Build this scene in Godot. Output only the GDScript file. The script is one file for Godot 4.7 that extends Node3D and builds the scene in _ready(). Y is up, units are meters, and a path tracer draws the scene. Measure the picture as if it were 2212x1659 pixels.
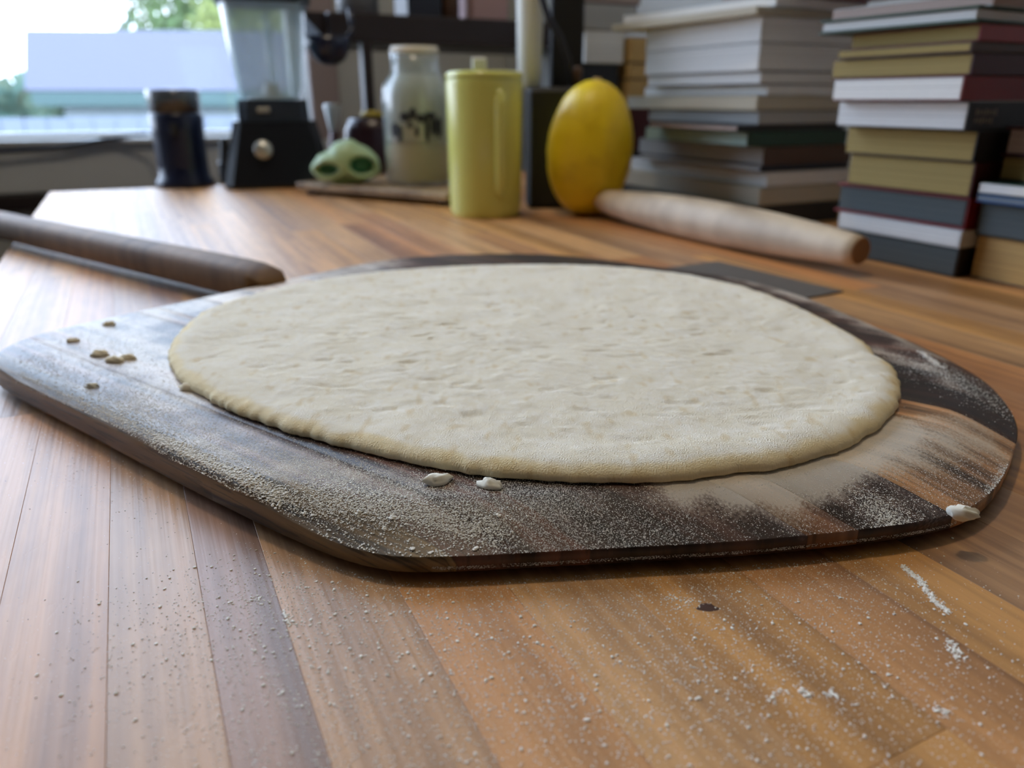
extends Node3D
# World frame: y up, the worktop's surface is y = 0, the camera stands over the origin and looks towards -z.
const EYE := 0.155          # lens height above the worktop
const FOC := 1640.0         # focal length in pixels of the 2212 x 1659 frame
const PITCH := 0.35850      # downward tilt
const TURN := 0.45326       # how far the worktop's axes are turned from the camera's

var M := {}
var rng := RandomNumberGenerator.new()
var names := {}

# ------------------------------------------------------------------ helpers
func at(u: float, v: float, y := 0.0) -> Vector3:      # point at height y seen at pixel (u, v) of the photograph
	var a := (v - 829.5) / FOC
	var d := sin(PITCH) + a * cos(PITCH)
	var f := cos(PITCH) - a * sin(PITCH)
	var h := EYE - y
	return Vector3((u - 1106.0) / FOC * h / d, y, -f * h / d)

func tb(a: float, b: float, y := 0.0) -> Vector3:      # worktop axes: a along the staves away from the lens, b to the right
	return Vector3(-sin(TURN) * a + cos(TURN) * b, y, -(cos(TURN) * a + sin(TURN) * b))

func numbered(called: String) -> String:
	var n: int = names.get(called, 0)
	names[called] = n + 1
	return called if n == 0 else "%s_%03d" % [called, n]

func tag(o: Node, label: String, category: String, group := "", kind := ""):
	if label: o.set_meta("label", label)
	if category: o.set_meta("category", category)
	if group: o.set_meta("group", group)
	if kind: o.set_meta("kind", kind)
	return o

func thing(called: String, label: String, category: String, pos := Vector3.ZERO, turn := 0.0, group := "") -> Node3D:
	var o := Node3D.new()
	o.name = numbered(called)
	add_child(o, true)
	o.position = pos
	o.rotation.y = turn
	tag(o, label, category, group)
	return o

func obj(called: String, mesh: Mesh, mat: Material, parent: Node = null) -> MeshInstance3D:
	var o := MeshInstance3D.new()
	o.mesh = mesh
	o.material_override = mat
	o.cast_shadow = GeometryInstance3D.SHADOW_CASTING_SETTING_ON
	if parent == null:
		o.name = numbered(called)
		add_child(o, true)
	else:
		var k := 0
		var nm := called
		while parent.has_node(nm):
			k += 1
			nm = "%s_%03d" % [called, k]
		o.name = nm
		parent.add_child(o, true)
	return o

func struct(called: String, mesh: Mesh, mat: Material) -> MeshInstance3D:
	var o := obj(called, mesh, mat)
	o.set_meta("kind", "structure")
	return o

func begin(flat := true) -> SurfaceTool:
	var st := SurfaceTool.new()
	st.begin(Mesh.PRIMITIVE_TRIANGLES)
	st.set_smooth_group(-1 if flat else 0)
	return st

func done(st: SurfaceTool) -> ArrayMesh:
	st.generate_normals()
	return st.commit()

func tri_ccw(st: SurfaceTool, a: Vector3, b: Vector3, c: Vector3):
	st.add_vertex(a); st.add_vertex(c); st.add_vertex(b)

func tri_o(st: SurfaceTool, a: Vector3, b: Vector3, c: Vector3, o: Vector3):   # faces away from o
	if (b - a).cross(c - a).dot((a + b + c) / 3.0 - o) >= 0.0: tri_ccw(st, a, b, c)
	else: tri_ccw(st, a, c, b)

func quad(st: SurfaceTool, a: Vector3, b: Vector3, c: Vector3, d: Vector3):     # counter-clockwise seen from outside
	tri_ccw(st, a, b, c); tri_ccw(st, a, c, d)

func quad_o(st: SurfaceTool, a, b, c, d, o):
	tri_o(st, a, b, c, o); tri_o(st, a, c, d, o)

func rbox(st: SurfaceTool, size: Vector3, r: float, x := Transform3D()):        # box centred on x with chamfered edges
	var h := size / 2.0
	r = minf(r, minf(h.x, minf(h.y, h.z)) * 0.9)
	var o := x.origin
	var P := func(sx, sy, sz, k):
		var v := Vector3(sx * (h.x - (0.0 if k == 0 else r)), sy * (h.y - (0.0 if k == 1 else r)), sz * (h.z - (0.0 if k == 2 else r)))
		return x * v
	for s in [-1, 1]:
		quad_o(st, P.call(s, -1, -1, 0), P.call(s, 1, -1, 0), P.call(s, 1, 1, 0), P.call(s, -1, 1, 0), o)
		quad_o(st, P.call(-1, s, -1, 1), P.call(1, s, -1, 1), P.call(1, s, 1, 1), P.call(-1, s, 1, 1), o)
		quad_o(st, P.call(-1, -1, s, 2), P.call(1, -1, s, 2), P.call(1, 1, s, 2), P.call(-1, 1, s, 2), o)
		if r > 0.0:
			for t in [-1, 1]:
				quad_o(st, P.call(s, t, -1, 0), P.call(s, t, 1, 0), P.call(s, t, 1, 1), P.call(s, t, -1, 1), o)
				quad_o(st, P.call(s, -1, t, 0), P.call(s, 1, t, 0), P.call(s, 1, t, 2), P.call(s, -1, t, 2), o)
				quad_o(st, P.call(-1, s, t, 1), P.call(1, s, t, 1), P.call(1, s, t, 2), P.call(-1, s, t, 2), o)
				for q in [-1, 1]:
					tri_o(st, P.call(s, t, q, 0), P.call(s, t, q, 1), P.call(s, t, q, 2), o)

func box(size: Vector3, r := 0.0, pos := Vector3.ZERO, basis := Basis()) -> ArrayMesh:
	var st := begin()
	rbox(st, size, r, Transform3D(basis, pos))
	return done(st)

func frustum(st: SurfaceTool, lo: Vector2, hi: Vector2, y0: float, y1: float, shift := Vector2.ZERO, ch := 0.004):   # tapered block, half sizes lo and hi
	var rings := []
	for q in [[lo, y0, Vector2.ZERO], [hi, y1, shift]]:
		var hx: float = q[0].x; var hz: float = q[0].y
		var c: Vector2 = q[2]
		rings.append([Vector3(c.x - hx + ch, q[1], c.y - hz), Vector3(c.x + hx - ch, q[1], c.y - hz), Vector3(c.x + hx, q[1], c.y - hz + ch), Vector3(c.x + hx, q[1], c.y + hz - ch),
			Vector3(c.x + hx - ch, q[1], c.y + hz), Vector3(c.x - hx + ch, q[1], c.y + hz), Vector3(c.x - hx, q[1], c.y + hz - ch), Vector3(c.x - hx, q[1], c.y - hz + ch)])
	var o := Vector3(shift.x / 2, (y0 + y1) / 2, shift.y / 2)
	for i in 8:
		var j := (i + 1) % 8
		quad_o(st, rings[0][i], rings[0][j], rings[1][j], rings[1][i], o)
		tri_o(st, rings[0][i], rings[0][j], Vector3(0, y0, 0), o)
		tri_o(st, rings[1][i], rings[1][j], Vector3(shift.x, y1, shift.y), o)

func lathe(prof: Array, n := 48, sx := 1.0, sz := 1.0) -> ArrayMesh:    # prof: Vector2(radius, y) from the bottom centre up the outside
	var st := begin(false)
	for i in n:
		var t0 := TAU * i / n
		var t1 := TAU * (i + 1) / n
		for k in prof.size() - 1:
			var p: Vector2 = prof[k]; var q: Vector2 = prof[k + 1]
			var a := Vector3(p.x * cos(t0) * sx, p.y, p.x * sin(t0) * sz)
			var b := Vector3(p.x * cos(t1) * sx, p.y, p.x * sin(t1) * sz)
			var c := Vector3(q.x * cos(t1) * sx, q.y, q.x * sin(t1) * sz)
			var d := Vector3(q.x * cos(t0) * sx, q.y, q.x * sin(t0) * sz)
			if p.x > 1e-6: tri_ccw(st, a, c, b)
			if q.x > 1e-6: tri_ccw(st, a, d, c)
	return done(st)

func tube(st: SurfaceTool, pts: Array, radii: Array, n := 12, flatten := 1.0):
	var rings := []
	for i in pts.size():
		var d: Vector3 = (pts[mini(i + 1, pts.size() - 1)] - pts[maxi(i - 1, 0)]).normalized()
		var up := Vector3.UP if absf(d.y) < 0.9 else Vector3.RIGHT
		var s := d.cross(up).normalized()
		var u := s.cross(d).normalized()
		var ring := []
		for k in n:
			var t := TAU * k / n
			ring.append(pts[i] + s * cos(t) * radii[i] + u * sin(t) * radii[i] * flatten)
		rings.append(ring)
	for i in pts.size() - 1:
		var o: Vector3 = (pts[i] + pts[i + 1]) / 2.0
		for k in n:
			quad_o(st, rings[i][k], rings[i][(k + 1) % n], rings[i + 1][(k + 1) % n], rings[i + 1][k], o)
	for e in [0, pts.size() - 1]:
		var inner: Vector3 = pts[1] if e == 0 else pts[e - 1]
		for k in n:
			tri_o(st, rings[e][k], rings[e][(k + 1) % n], pts[e], inner)

func mat(called: String, c: Color, rough := 0.6, metal := 0.0) -> StandardMaterial3D:
	var m := StandardMaterial3D.new()
	m.resource_name = called
	m.albedo_color = c
	m.roughness = rough
	m.metallic = metal
	M[called] = m
	return m

func c8(r: int, g: int, b: int, a := 1.0) -> Color:
	return Color(r / 255.0, g / 255.0, b / 255.0, a)

func noise(freq: float, sd: int, oct := 4, type := FastNoiseLite.TYPE_SIMPLEX_SMOOTH) -> FastNoiseLite:
	var n := FastNoiseLite.new()
	n.noise_type = type
	n.frequency = freq
	n.seed = sd
	n.fractal_octaves = oct
	return n

func bytes_of(n: FastNoiseLite, w: int, h: int, tw := 0, th := 0) -> PackedByteArray:   # a grey noise picture, stretched to tw x th
	var im := n.get_seamless_image(w, h)
	im.convert(Image.FORMAT_L8)
	if tw: im.resize(tw, th, Image.INTERPOLATE_CUBIC)
	return im.get_data()

# ------------------------------------------------------------------ the scene
func _ready():
	rng.seed = 20240
	# camera
	var cam := Camera3D.new()
	cam.name = "camera"
	var lens := CameraAttributesPhysical.new()
	lens.frustum_focal_length = 23.73
	lens.frustum_focus_distance = 0.287
	lens.exposure_aperture = 6.8
	cam.attributes = lens
	cam.fov = 53.66
	cam.near = 0.01
	cam.far = 200.0
	cam.position = Vector3(0, EYE, 0)
	cam.rotation.x = -PITCH
	add_child(cam)
	cam.current = true
	# sky and exposure
	var sky := ProceduralSkyMaterial.new()
	sky.sky_top_color = Color(0.77, 0.87, 1.0)
	sky.sky_horizon_color = Color(0.87, 0.92, 1.0)
	sky.sky_curve = 0.2
	sky.ground_bottom_color = Color(0.35, 0.37, 0.36)
	sky.ground_horizon_color = Color(0.5, 0.53, 0.52)
	var env := Environment.new()
	env.background_mode = Environment.BG_SKY
	env.sky = Sky.new()
	env.sky.sky_material = sky
	env.background_energy_multiplier = 4.2
	env.tonemap_mode = Environment.TONE_MAPPER_LINEAR
	env.tonemap_exposure = 2.1
	env.sdfgi_enabled = true
	env.ssao_enabled = true
	env.ssil_enabled = true
	var we := WorldEnvironment.new()
	we.name = "environment"
	we.environment = env
	add_child(we)
	materials()
	room()
	outside()
	worktop()
	peel()
	dough()
	flour()
	tools()
	counter_things()
	books()

# ------------------------------------------------------------------ materials
func materials():
	# maple grain: long thin streaks over a soft drift; kept near white so that each stave's own tone multiplies it
	var W := 1024
	var fine := bytes_of(noise(0.05, 3, 4), 512, 32, W, W)
	var broad := bytes_of(noise(0.012, 9, 3), 256, 32, W, W)
	var spots := bytes_of(noise(0.02, 21, 3), W, W)
	var px := PackedByteArray(); px.resize(W * W * 3)
	for i in W * W:
		var g := (fine[i] - 128) * 0.26 + (broad[i] - 128) * 0.34 + (spots[i] - 128) * 0.12
		px[i * 3] = clampi(int(222 + g), 0, 255)
		px[i * 3 + 1] = clampi(int(220 + g * 1.1), 0, 255)
		px[i * 3 + 2] = clampi(int(216 + g * 1.15), 0, 255)
	var grain := ImageTexture.create_from_image(Image.create_from_data(W, W, false, Image.FORMAT_RGB8, px))
	# relief of worn, finely scratched oil finish
	var scr := Image.create_from_data(W, W, false, Image.FORMAT_L8, bytes_of(noise(0.09, 5, 3), 1024, 64, W, W))
	for k in 260:
		var p := Vector2(rng.randf() * W, rng.randf() * W)
		var d := Vector2.from_angle(rng.randf_range(-0.5, 0.5) + (0.0 if k % 3 else 1.3))
		var v := rng.randf_range(0.25, 0.42)
		for q in rng.randi_range(40, 220):
			p += d
			scr.set_pixel(posmod(int(p.x), W), posmod(int(p.y), W), Color(v, v, v))
	var relief := ImageTexture.create_from_image(scr)
	var tones := [c8(210, 150, 92), c8(204, 138, 78), c8(216, 164, 108), c8(198, 138, 86), c8(212, 154, 86), c8(200, 152, 106), c8(168, 124, 96)]
	for i in tones.size():
		var m := mat("maple_%d" % i, tones[i], 0.47)
		m.albedo_texture = grain
		m.heightmap_enabled = true
		m.heightmap_texture = relief
		m.heightmap_scale = 0.012
		m.metallic_specular = 0.70
	# page edges: fine level lines
	var pl := Image.create(64, 512, false, Image.FORMAT_RGB8)
	for y in 512:
		var v := rng.randf_range(0.80, 1.0)
		for x in 64:
			var c := clampf(v + rng.randf_range(-0.02, 0.02), 0, 1)
			pl.set_pixel(x, y, Color(c, c, c))
	var lines := ImageTexture.create_from_image(pl)
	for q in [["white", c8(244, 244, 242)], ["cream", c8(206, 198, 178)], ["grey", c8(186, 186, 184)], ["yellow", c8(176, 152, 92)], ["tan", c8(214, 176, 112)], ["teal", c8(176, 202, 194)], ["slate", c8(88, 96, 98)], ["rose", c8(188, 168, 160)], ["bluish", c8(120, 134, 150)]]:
		var m := mat("pages_" + q[0], q[1], 0.85)
		m.albedo_texture = lines
		m.uv1_triplanar = true
		m.uv1_scale = Vector3(6, 16, 6)
	for q in [["black", c8(22, 21, 24)], ["red", c8(120, 18, 24)], ["maroon", c8(66, 16, 22)], ["green", c8(28, 60, 46)], ["white", c8(206, 208, 210)], ["cream", c8(196, 186, 160)], ["grey", c8(92, 92, 96)], ["blue", c8(34, 92, 158)], ["navy", c8(24, 28, 44)], ["brown", c8(74, 50, 36)], ["pink", c8(150, 62, 66)], ["teal", c8(44, 74, 78)], ["pale", c8(170, 190, 205)]]:
		mat("cover_" + q[0], q[1], 0.42)
	var pw := mat("pale_wood", c8(234, 214, 188), 0.5)
	pw.albedo_texture = grain
	pw.uv1_triplanar = true
	pw.uv1_scale = Vector3(1, 1, 1)
	mat("end_grain", c8(150, 108, 70), 0.7)
	mat("steel", c8(112, 108, 106), 0.5, 0.6)
	var bw := mat("board_wood", c8(176, 150, 116), 0.5)
	bw.albedo_texture = grain
	bw.uv1_triplanar = true
	bw.uv1_scale = Vector3(2, 2, 2)
	mat("black_plastic", c8(22, 26, 36), 0.32)
	mat("black_soft", c8(16, 17, 20), 0.6)
	mat("navy_plastic", c8(20, 28, 56), 0.28)
	mat("smoked", c8(70, 58, 52, 0.55), 0.12).transparency = BaseMaterial3D.TRANSPARENCY_ALPHA
	mat("silver", c8(190, 192, 190), 0.35, 0.7)
	mat("white_plastic", c8(226, 228, 224), 0.35)
	mat("pitcher", c8(216, 218, 122), 0.16)
	var cl := mat("clear", Color(0.74, 0.84, 0.88, 0.36), 0.12)
	cl.transparency = BaseMaterial3D.TRANSPARENCY_ALPHA
	var jg := mat("jar_glass", Color(0.86, 0.92, 0.92, 0.16), 0.06)
	jg.transparency = BaseMaterial3D.TRANSPARENCY_ALPHA
	var pane := mat("pane", Color(0.97, 0.99, 1.0, 0.02), 0.0)
	pane.transparency = BaseMaterial3D.TRANSPARENCY_ALPHA
	mat("flour_white", c8(250, 248, 242), 1.0)
	M.flour_white.metallic_specular = 0.2
	mat("flour_tan", c8(196, 178, 138), 0.95)
	mat("sugar", c8(156, 122, 84), 0.95)
	mat("lettering", c8(34, 38, 46), 0.7)
	mat("wall", c8(176, 178, 176), 0.9)
	mat("wall_panel", c8(196, 200, 204), 0.7)
	mat("wall_dark", c8(120, 112, 104), 0.9)
	mat("ceiling", c8(176, 172, 166), 0.9)
	mat("floor", c8(84, 62, 46), 0.6)
	mat("casing", c8(150, 136, 136), 0.6)
	mat("frame", c8(222, 226, 228), 0.5)
	mat("dark_wood", c8(34, 25, 27), 0.5)
	mat("cord", c8(26, 28, 44), 0.5)
	mat("leg", c8(90, 64, 44), 0.6)
	mat("crumb_tan", c8(238, 226, 200), 0.9)
	mat("crumb_white", c8(232, 228, 214), 0.9)

# ------------------------------------------------------------------ room
const WALL_A := 2.15        # window wall
const WALL_B := 1.02        # wall behind the books
func slab(a0: float, a1: float, b0: float, b1: float, y0: float, y1: float, r := 0.0) -> ArrayMesh:   # box along the worktop's axes
	return box(Vector3(b1 - b0, y1 - y0, a1 - a0), r, tb((a0 + a1) / 2, (b0 + b1) / 2, (y0 + y1) / 2), Basis(Vector3.UP, TURN))

func join(parts: Array) -> ArrayMesh:
	var st := SurfaceTool.new()
	for p in parts: st.append_from(p, 0, Transform3D())
	return st.commit()

func room():
	var lo := -0.92; var hi := 2.0
	var wb0 := -2.15; var wb1 := 0.455; var wy0 := 0.068; var wy1 := 1.78      # the window opening in the far wall
	var left := -2.45; var back := -4.2
	struct("wall_north", join([slab(WALL_A, WALL_A + 0.16, left - 0.16, WALL_B + 0.16, lo, wy0), slab(WALL_A, WALL_A + 0.16, left - 0.16, WALL_B + 0.16, wy1, hi),
		slab(WALL_A, WALL_A + 0.16, left - 0.16, wb0, wy0, wy1), slab(WALL_A, WALL_A + 0.16, wb1, WALL_B + 0.16, wy0, wy1)]), M.wall)
	struct("wall_east", slab(back, WALL_A + 0.16, WALL_B, WALL_B + 0.16, lo, hi), M.wall)
	struct("wall_west", slab(back, WALL_A, left - 0.16, left, lo, hi), M.wall_dark)
	struct("wall_south", slab(back - 0.16, back, left - 0.16, WALL_B + 0.16, lo, hi), M.wall_dark)
	struct("floor", slab(back - 0.16, WALL_A + 0.16, left - 0.16, WALL_B + 0.16, lo - 0.12, lo), M.floor)
	struct("ceiling", slab(back - 0.16, WALL_A + 0.16, left - 0.16, WALL_B + 0.16, hi, hi + 0.12), M.ceiling)
	# panelling under the window, with the ledge whose shadow line shows left of the worktop
	struct("trim_1", join([slab(WALL_A - 0.02, WALL_A, left, WALL_B, -0.05, wy0 - 0.012, 0.002)]), M.wall_panel)
	struct("trim_2", slab(WALL_A - 0.05, WALL_A, left, WALL_B, -0.085, -0.052, 0.003), M.dark_wood)
	struct("trim_3", slab(WALL_A - 0.035, WALL_A, left, wb1, wy0 - 0.012, wy0, 0.002), M.wall_panel)
	struct("baseboard_north", slab(WALL_A - 0.02, WALL_A, left, WALL_B, lo, lo + 0.09, 0.003), M.frame)
	struct("trim_4", join([slab(WALL_A - 0.022, WALL_A, wb1, wb1 + 0.075, wy0 - 0.012, wy1 + 0.07, 0.004), slab(WALL_A - 0.022, WALL_A, wb0 - 0.075, wb0, wy0 - 0.012, wy1 + 0.07, 0.004), slab(WALL_A - 0.022, WALL_A, wb0, wb1, wy1, wy1 + 0.07, 0.004)]), M.casing)
	# windows: frame, sash bar and panes
	var w := Node3D.new(); w.name = "window_1"; add_child(w); w.set_meta("kind", "structure")
	var mid := -1.0
	obj("window_frame", join([slab(WALL_A + 0.05, WALL_A + 0.10, wb0, wb1, wy0, wy0 + 0.012, 0.003), slab(WALL_A + 0.05, WALL_A + 0.10, wb0, wb1, wy1 - 0.03, wy1, 0.003), slab(WALL_A + 0.05, WALL_A + 0.10, wb0, wb0 + 0.03, wy0, wy1, 0.003),
		slab(WALL_A + 0.05, WALL_A + 0.10, wb1 - 0.03, wb1, wy0, wy1, 0.003), slab(WALL_A + 0.055, WALL_A + 0.095, mid - 0.02, mid + 0.02, wy0, wy1, 0.003)]), M.frame, w)
	obj("pane", slab(WALL_A + 0.072, WALL_A + 0.078, wb0 + 0.03, mid - 0.02, wy0 + 0.012, wy1 - 0.03), M.pane, w)
	obj("pane", slab(WALL_A + 0.072, WALL_A + 0.078, mid + 0.02, wb1 - 0.03, wy0 + 0.012, wy1 - 0.03), M.pane, w)

	# warm pendant lamp over the middle of the worktop, above the picture
	var lp := tb(0.80, 0.13, 1.80)
	var lamp := thing("pendant_lamp", "round warm pendant lamp hanging over the worktop above the picture", "lamp", lp)
	var glow := mat("lamp_glow", c8(250, 236, 214), 0.5)
	glow.emission_enabled = true
	glow.emission = Color(1.0, 0.94, 0.86)
	glow.emission_energy_multiplier = 3.0
	var gl := []
	for k in 17: gl.append(Vector2(0.07 * sin(PI * k / 16.0), -0.07 * cos(PI * k / 16.0)))
	obj("bulb", lathe(gl, 32), glow, lamp)
	obj("socket", lathe([Vector2(0, 0.0702), Vector2(0.022, 0.0702), Vector2(0.022, 0.115), Vector2(0.004, 0.125), Vector2(0.004, 0.195), Vector2(0, 0.195)], 20), M.silver, lamp)
	var omni := OmniLight3D.new()
	omni.name = "lamp_light"
	omni.light_color = Color(1.0, 0.925, 0.81)
	omni.light_energy = 0.27
	omni.light_size = 0.06
	omni.omni_range = 6.0
	omni.omni_attenuation = 2.0
	omni.shadow_enabled = true
	lamp.add_child(omni)

# ------------------------------------------------------------------ outside the window
func outside():
	var gy := -2.6
	var lawn := mat("lawn", c8(78, 104, 64), 0.95)
	var g := obj("ground", box(Vector3(60, 0.3, 40), 0.0, Vector3(-8, gy - 0.15, -24)), lawn)
	g.set_meta("kind", "structure")
	var roof := mat("shingle", c8(106, 106, 120), 0.85)
	var fascia := mat("fascia", c8(78, 100, 98), 0.8)
	var siding := mat("siding", c8(136, 144, 148), 0.85)
	# neighbour's house: a shingled roof slope facing us over a pale wall
	var h := thing("house", "low neighbouring house with lavender grey roof and pale wall outside window", "house", Vector3(-3.4, gy, -9.6), 0.10)
	var st := begin()
	var x0 := -2.05; var x1 := 3.2
	for k in 9:
		var t0 := k / 9.0; var t1 := (k + 1) / 9.0 + 0.02
		var a := Vector3(0, lerpf(2.84, 3.47, t0), lerpf(0.30, 0.02, t0))
		var b := Vector3(0, lerpf(2.84, 3.47, t1), lerpf(0.30, 0.02, t1))
		rbox(st, Vector3(x1 - x0 + 0.04, 0.05, (b - a).length()), 0.006, Transform3D(Basis(Vector3.RIGHT, atan2(0.63, 0.28) + 0.03), (a + b) / 2 + Vector3((x0 + x1) / 2, 0.0, 0.02)))
	obj("roof", done(st), roof, h)
	obj("wall", box(Vector3(x1 - x0 - 0.4, 2.82, 2.0), 0.01, Vector3((x0 + x1) / 2 + 0.1, 1.41, -0.80)), siding, h)
	obj("fascia", box(Vector3(x1 - x0 - 0.1, 0.15, 0.06), 0.004, Vector3((x0 + x1) / 2, 2.76, 0.33)), fascia, h)
	# pale fence nearer to us
	var fm := mat("fence_paint", c8(124, 130, 146), 0.8)
	var f := thing("fence", "pale painted board fence just below the window view", "fence", Vector3(-4.0, gy, -7.2), 0.12)
	for k in 24:
		obj("fence_board", box(Vector3(0.185, 2.60, 0.025), 0.004, Vector3(-2.4 + k * 0.195, 1.30, 0)), fm, f)
	obj("rail", box(Vector3(4.9, 0.08, 0.04), 0.004, Vector3(-0.1, 2.30, -0.04)), fm, f)
	obj("rail", box(Vector3(4.9, 0.08, 0.04), 0.004, Vector3(-0.1, 0.5, -0.04)), fm, f)
	# hedge and trees
	leafy("hedge", "clipped green hedge at left behind the fence", "hedge", Vector3(-8.2, gy, -12.4), Vector3(1.5, 1.52, 0.9), 5200, c8(52, 88, 78), 3, 0.15, true)
	leafy("tree", "light green leafy tree rising behind the roof", "tree", Vector3(-4.9, gy, -13.8), Vector3(1.35, 1.7, 1.2), 3600, c8(96, 122, 74), 5, 0.10, false)
	leafy("tree", "yellow green tree beside the blender jar behind the roof", "tree", Vector3(-3.6, gy, -12.6), Vector3(0.85, 1.1, 0.85), 2600, c8(128, 138, 66), 6, 0.08, false)
	leafy("tree", "sparse blue green tree at the left of the leafy ones", "tree", Vector3(-6.3, gy, -14.2), Vector3(0.8, 1.5, 0.8), 650, c8(64, 98, 92), 8, 0.10, false)

func leafy(called: String, label: String, category: String, pos: Vector3, half: Vector3, count: int, c: Color, sd: int, leaf: float, low: bool):
	var o := thing(called, label, category, pos)
	var m := mat("leaf_%d" % sd, c, 0.6)
	m.backlight_enabled = true
	m.backlight = Color(0.5, 0.5, 0.4)
	m.cull_mode = BaseMaterial3D.CULL_DISABLED
	var st := begin()
	var a := Vector3(0, 0, -1); var b := Vector3(0.42, 0.12, 0); var d := Vector3(0, 0, 1); var e := Vector3(-0.42, 0.12, 0)
	tri_ccw(st, a, e, d); tri_ccw(st, a, d, b)
	var lm := done(st)
	var mm := MultiMesh.new()
	mm.transform_format = MultiMesh.TRANSFORM_3D
	mm.mesh = lm
	mm.instance_count = count
	var r := RandomNumberGenerator.new(); r.seed = sd
	var centre := Vector3(0, half.y + (0.0 if low else 2.1), 0)
	var lobes := []
	for k in 9: lobes.append(Vector3(r.randfn() * 0.45, r.randfn() * 0.42, r.randfn() * 0.45))
	for i in count:
		var v := Vector3(r.randfn(), r.randfn(), r.randfn()).normalized() * pow(r.randf(), 0.4)
		if low: v = Vector3(r.randf_range(-1, 1), r.randf_range(-1, 1), r.randf_range(-1, 1))
		else: v = v * 0.55 + lobes[i % 9]
		var s := leaf * r.randf_range(0.6, 1.3)
		mm.set_instance_transform(i, Transform3D(Basis.from_euler(Vector3(r.randf() * TAU, r.randf() * TAU, r.randf() * TAU)).scaled(Vector3(s, s, s)), centre + v * half))
	var mi := MultiMeshInstance3D.new()
	mi.name = "foliage"
	mi.multimesh = mm
	mi.material_override = m
	o.add_child(mi, true)
	mi.set_meta("kind", "stuff")
	var bark := mat("bark_%d" % sd, c8(70, 58, 48), 0.9)
	var ts := begin(false)
	tube(ts, [Vector3(0, 0, 0), Vector3(0.03, centre.y * 0.5, 0.02), Vector3(-0.02, centre.y, 0)], [0.13, 0.10, 0.04], 10)
	if not low:
		for k in 4:
			var q: Vector3 = centre + lobes[k] * half
			tube(ts, [Vector3(0.02, centre.y * 0.62, 0), (q + Vector3(0, centre.y * 0.7, 0)) / 2.0, q], [0.06, 0.04, 0.015], 7)
	obj("trunk", done(ts), bark, o)

# ------------------------------------------------------------------ worktop of glued staves
func worktop():
	var o := thing("worktop", "long butcher block worktop of glued maple staves dusted with flour", "worktop", Vector3.ZERO, TURN)
	var edges := [-0.133, -0.098, -0.060, -0.028, 0.0, 0.0225, 0.060, 0.094, 0.1296]
	while edges[-1] < 0.94: edges.append(edges[-1] + rng.randf_range(0.030, 0.044))
	var n := 0
	for i in edges.size() - 1:
		var b0: float = edges[i]; var b1: float = edges[i + 1]
		var a := -0.45 - rng.randf() * 0.3
		while a < 1.61:
			var a1 := minf(a + rng.randf_range(0.32, 0.85), 1.61)
			if 1.61 - a1 < 0.12: a1 = 1.61
			var tone := rng.randi_range(0, 5)
			if i == 4 : tone = 6
			if i == 5 or i == 3: tone = 5
			if i == 8: tone = 4
			var s := obj("stave", stave(a, a1, b0, b1), M["maple_%d" % tone], o)
			n += 1
			a = a1
	# a dark knot in one of the near staves
	var kn := begin(false)
	var kc := at(1528, 1312, 0.0)
	for i in 20:
		var t0 := TAU * i / 20; var t1 := TAU * (i + 1) / 20
		var P := func(t: float, r: float, y: float): return kc + Vector3(cos(t) * 0.0034 * r * (1.0 + 0.25 * sin(3.0 * t)), y, sin(t) * 0.0022 * r)
		tri_ccw(kn, kc + Vector3(0, 0.00025, 0), P.call(t1, 0.5, 0.0002), P.call(t0, 0.5, 0.0002))
		quad(kn, P.call(t0, 0.5, 0.0002), P.call(t1, 0.5, 0.0002), P.call(t1, 1.0, 0.00001), P.call(t0, 1.0, 0.00001))
	var knot := obj("knot", done(kn), mat("knot", c8(70, 38, 28), 0.6), o)
	knot.rotation.y = -TURN
	# two trestle frames carry the top
	for a in [0.05, 1.35]:
		for b in [-0.05, 0.86]:
			obj("leg", box(Vector3(0.07, 0.88, 0.07), 0.004, Vector3(b, -0.4805, -a)), M.leg, o)

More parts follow.
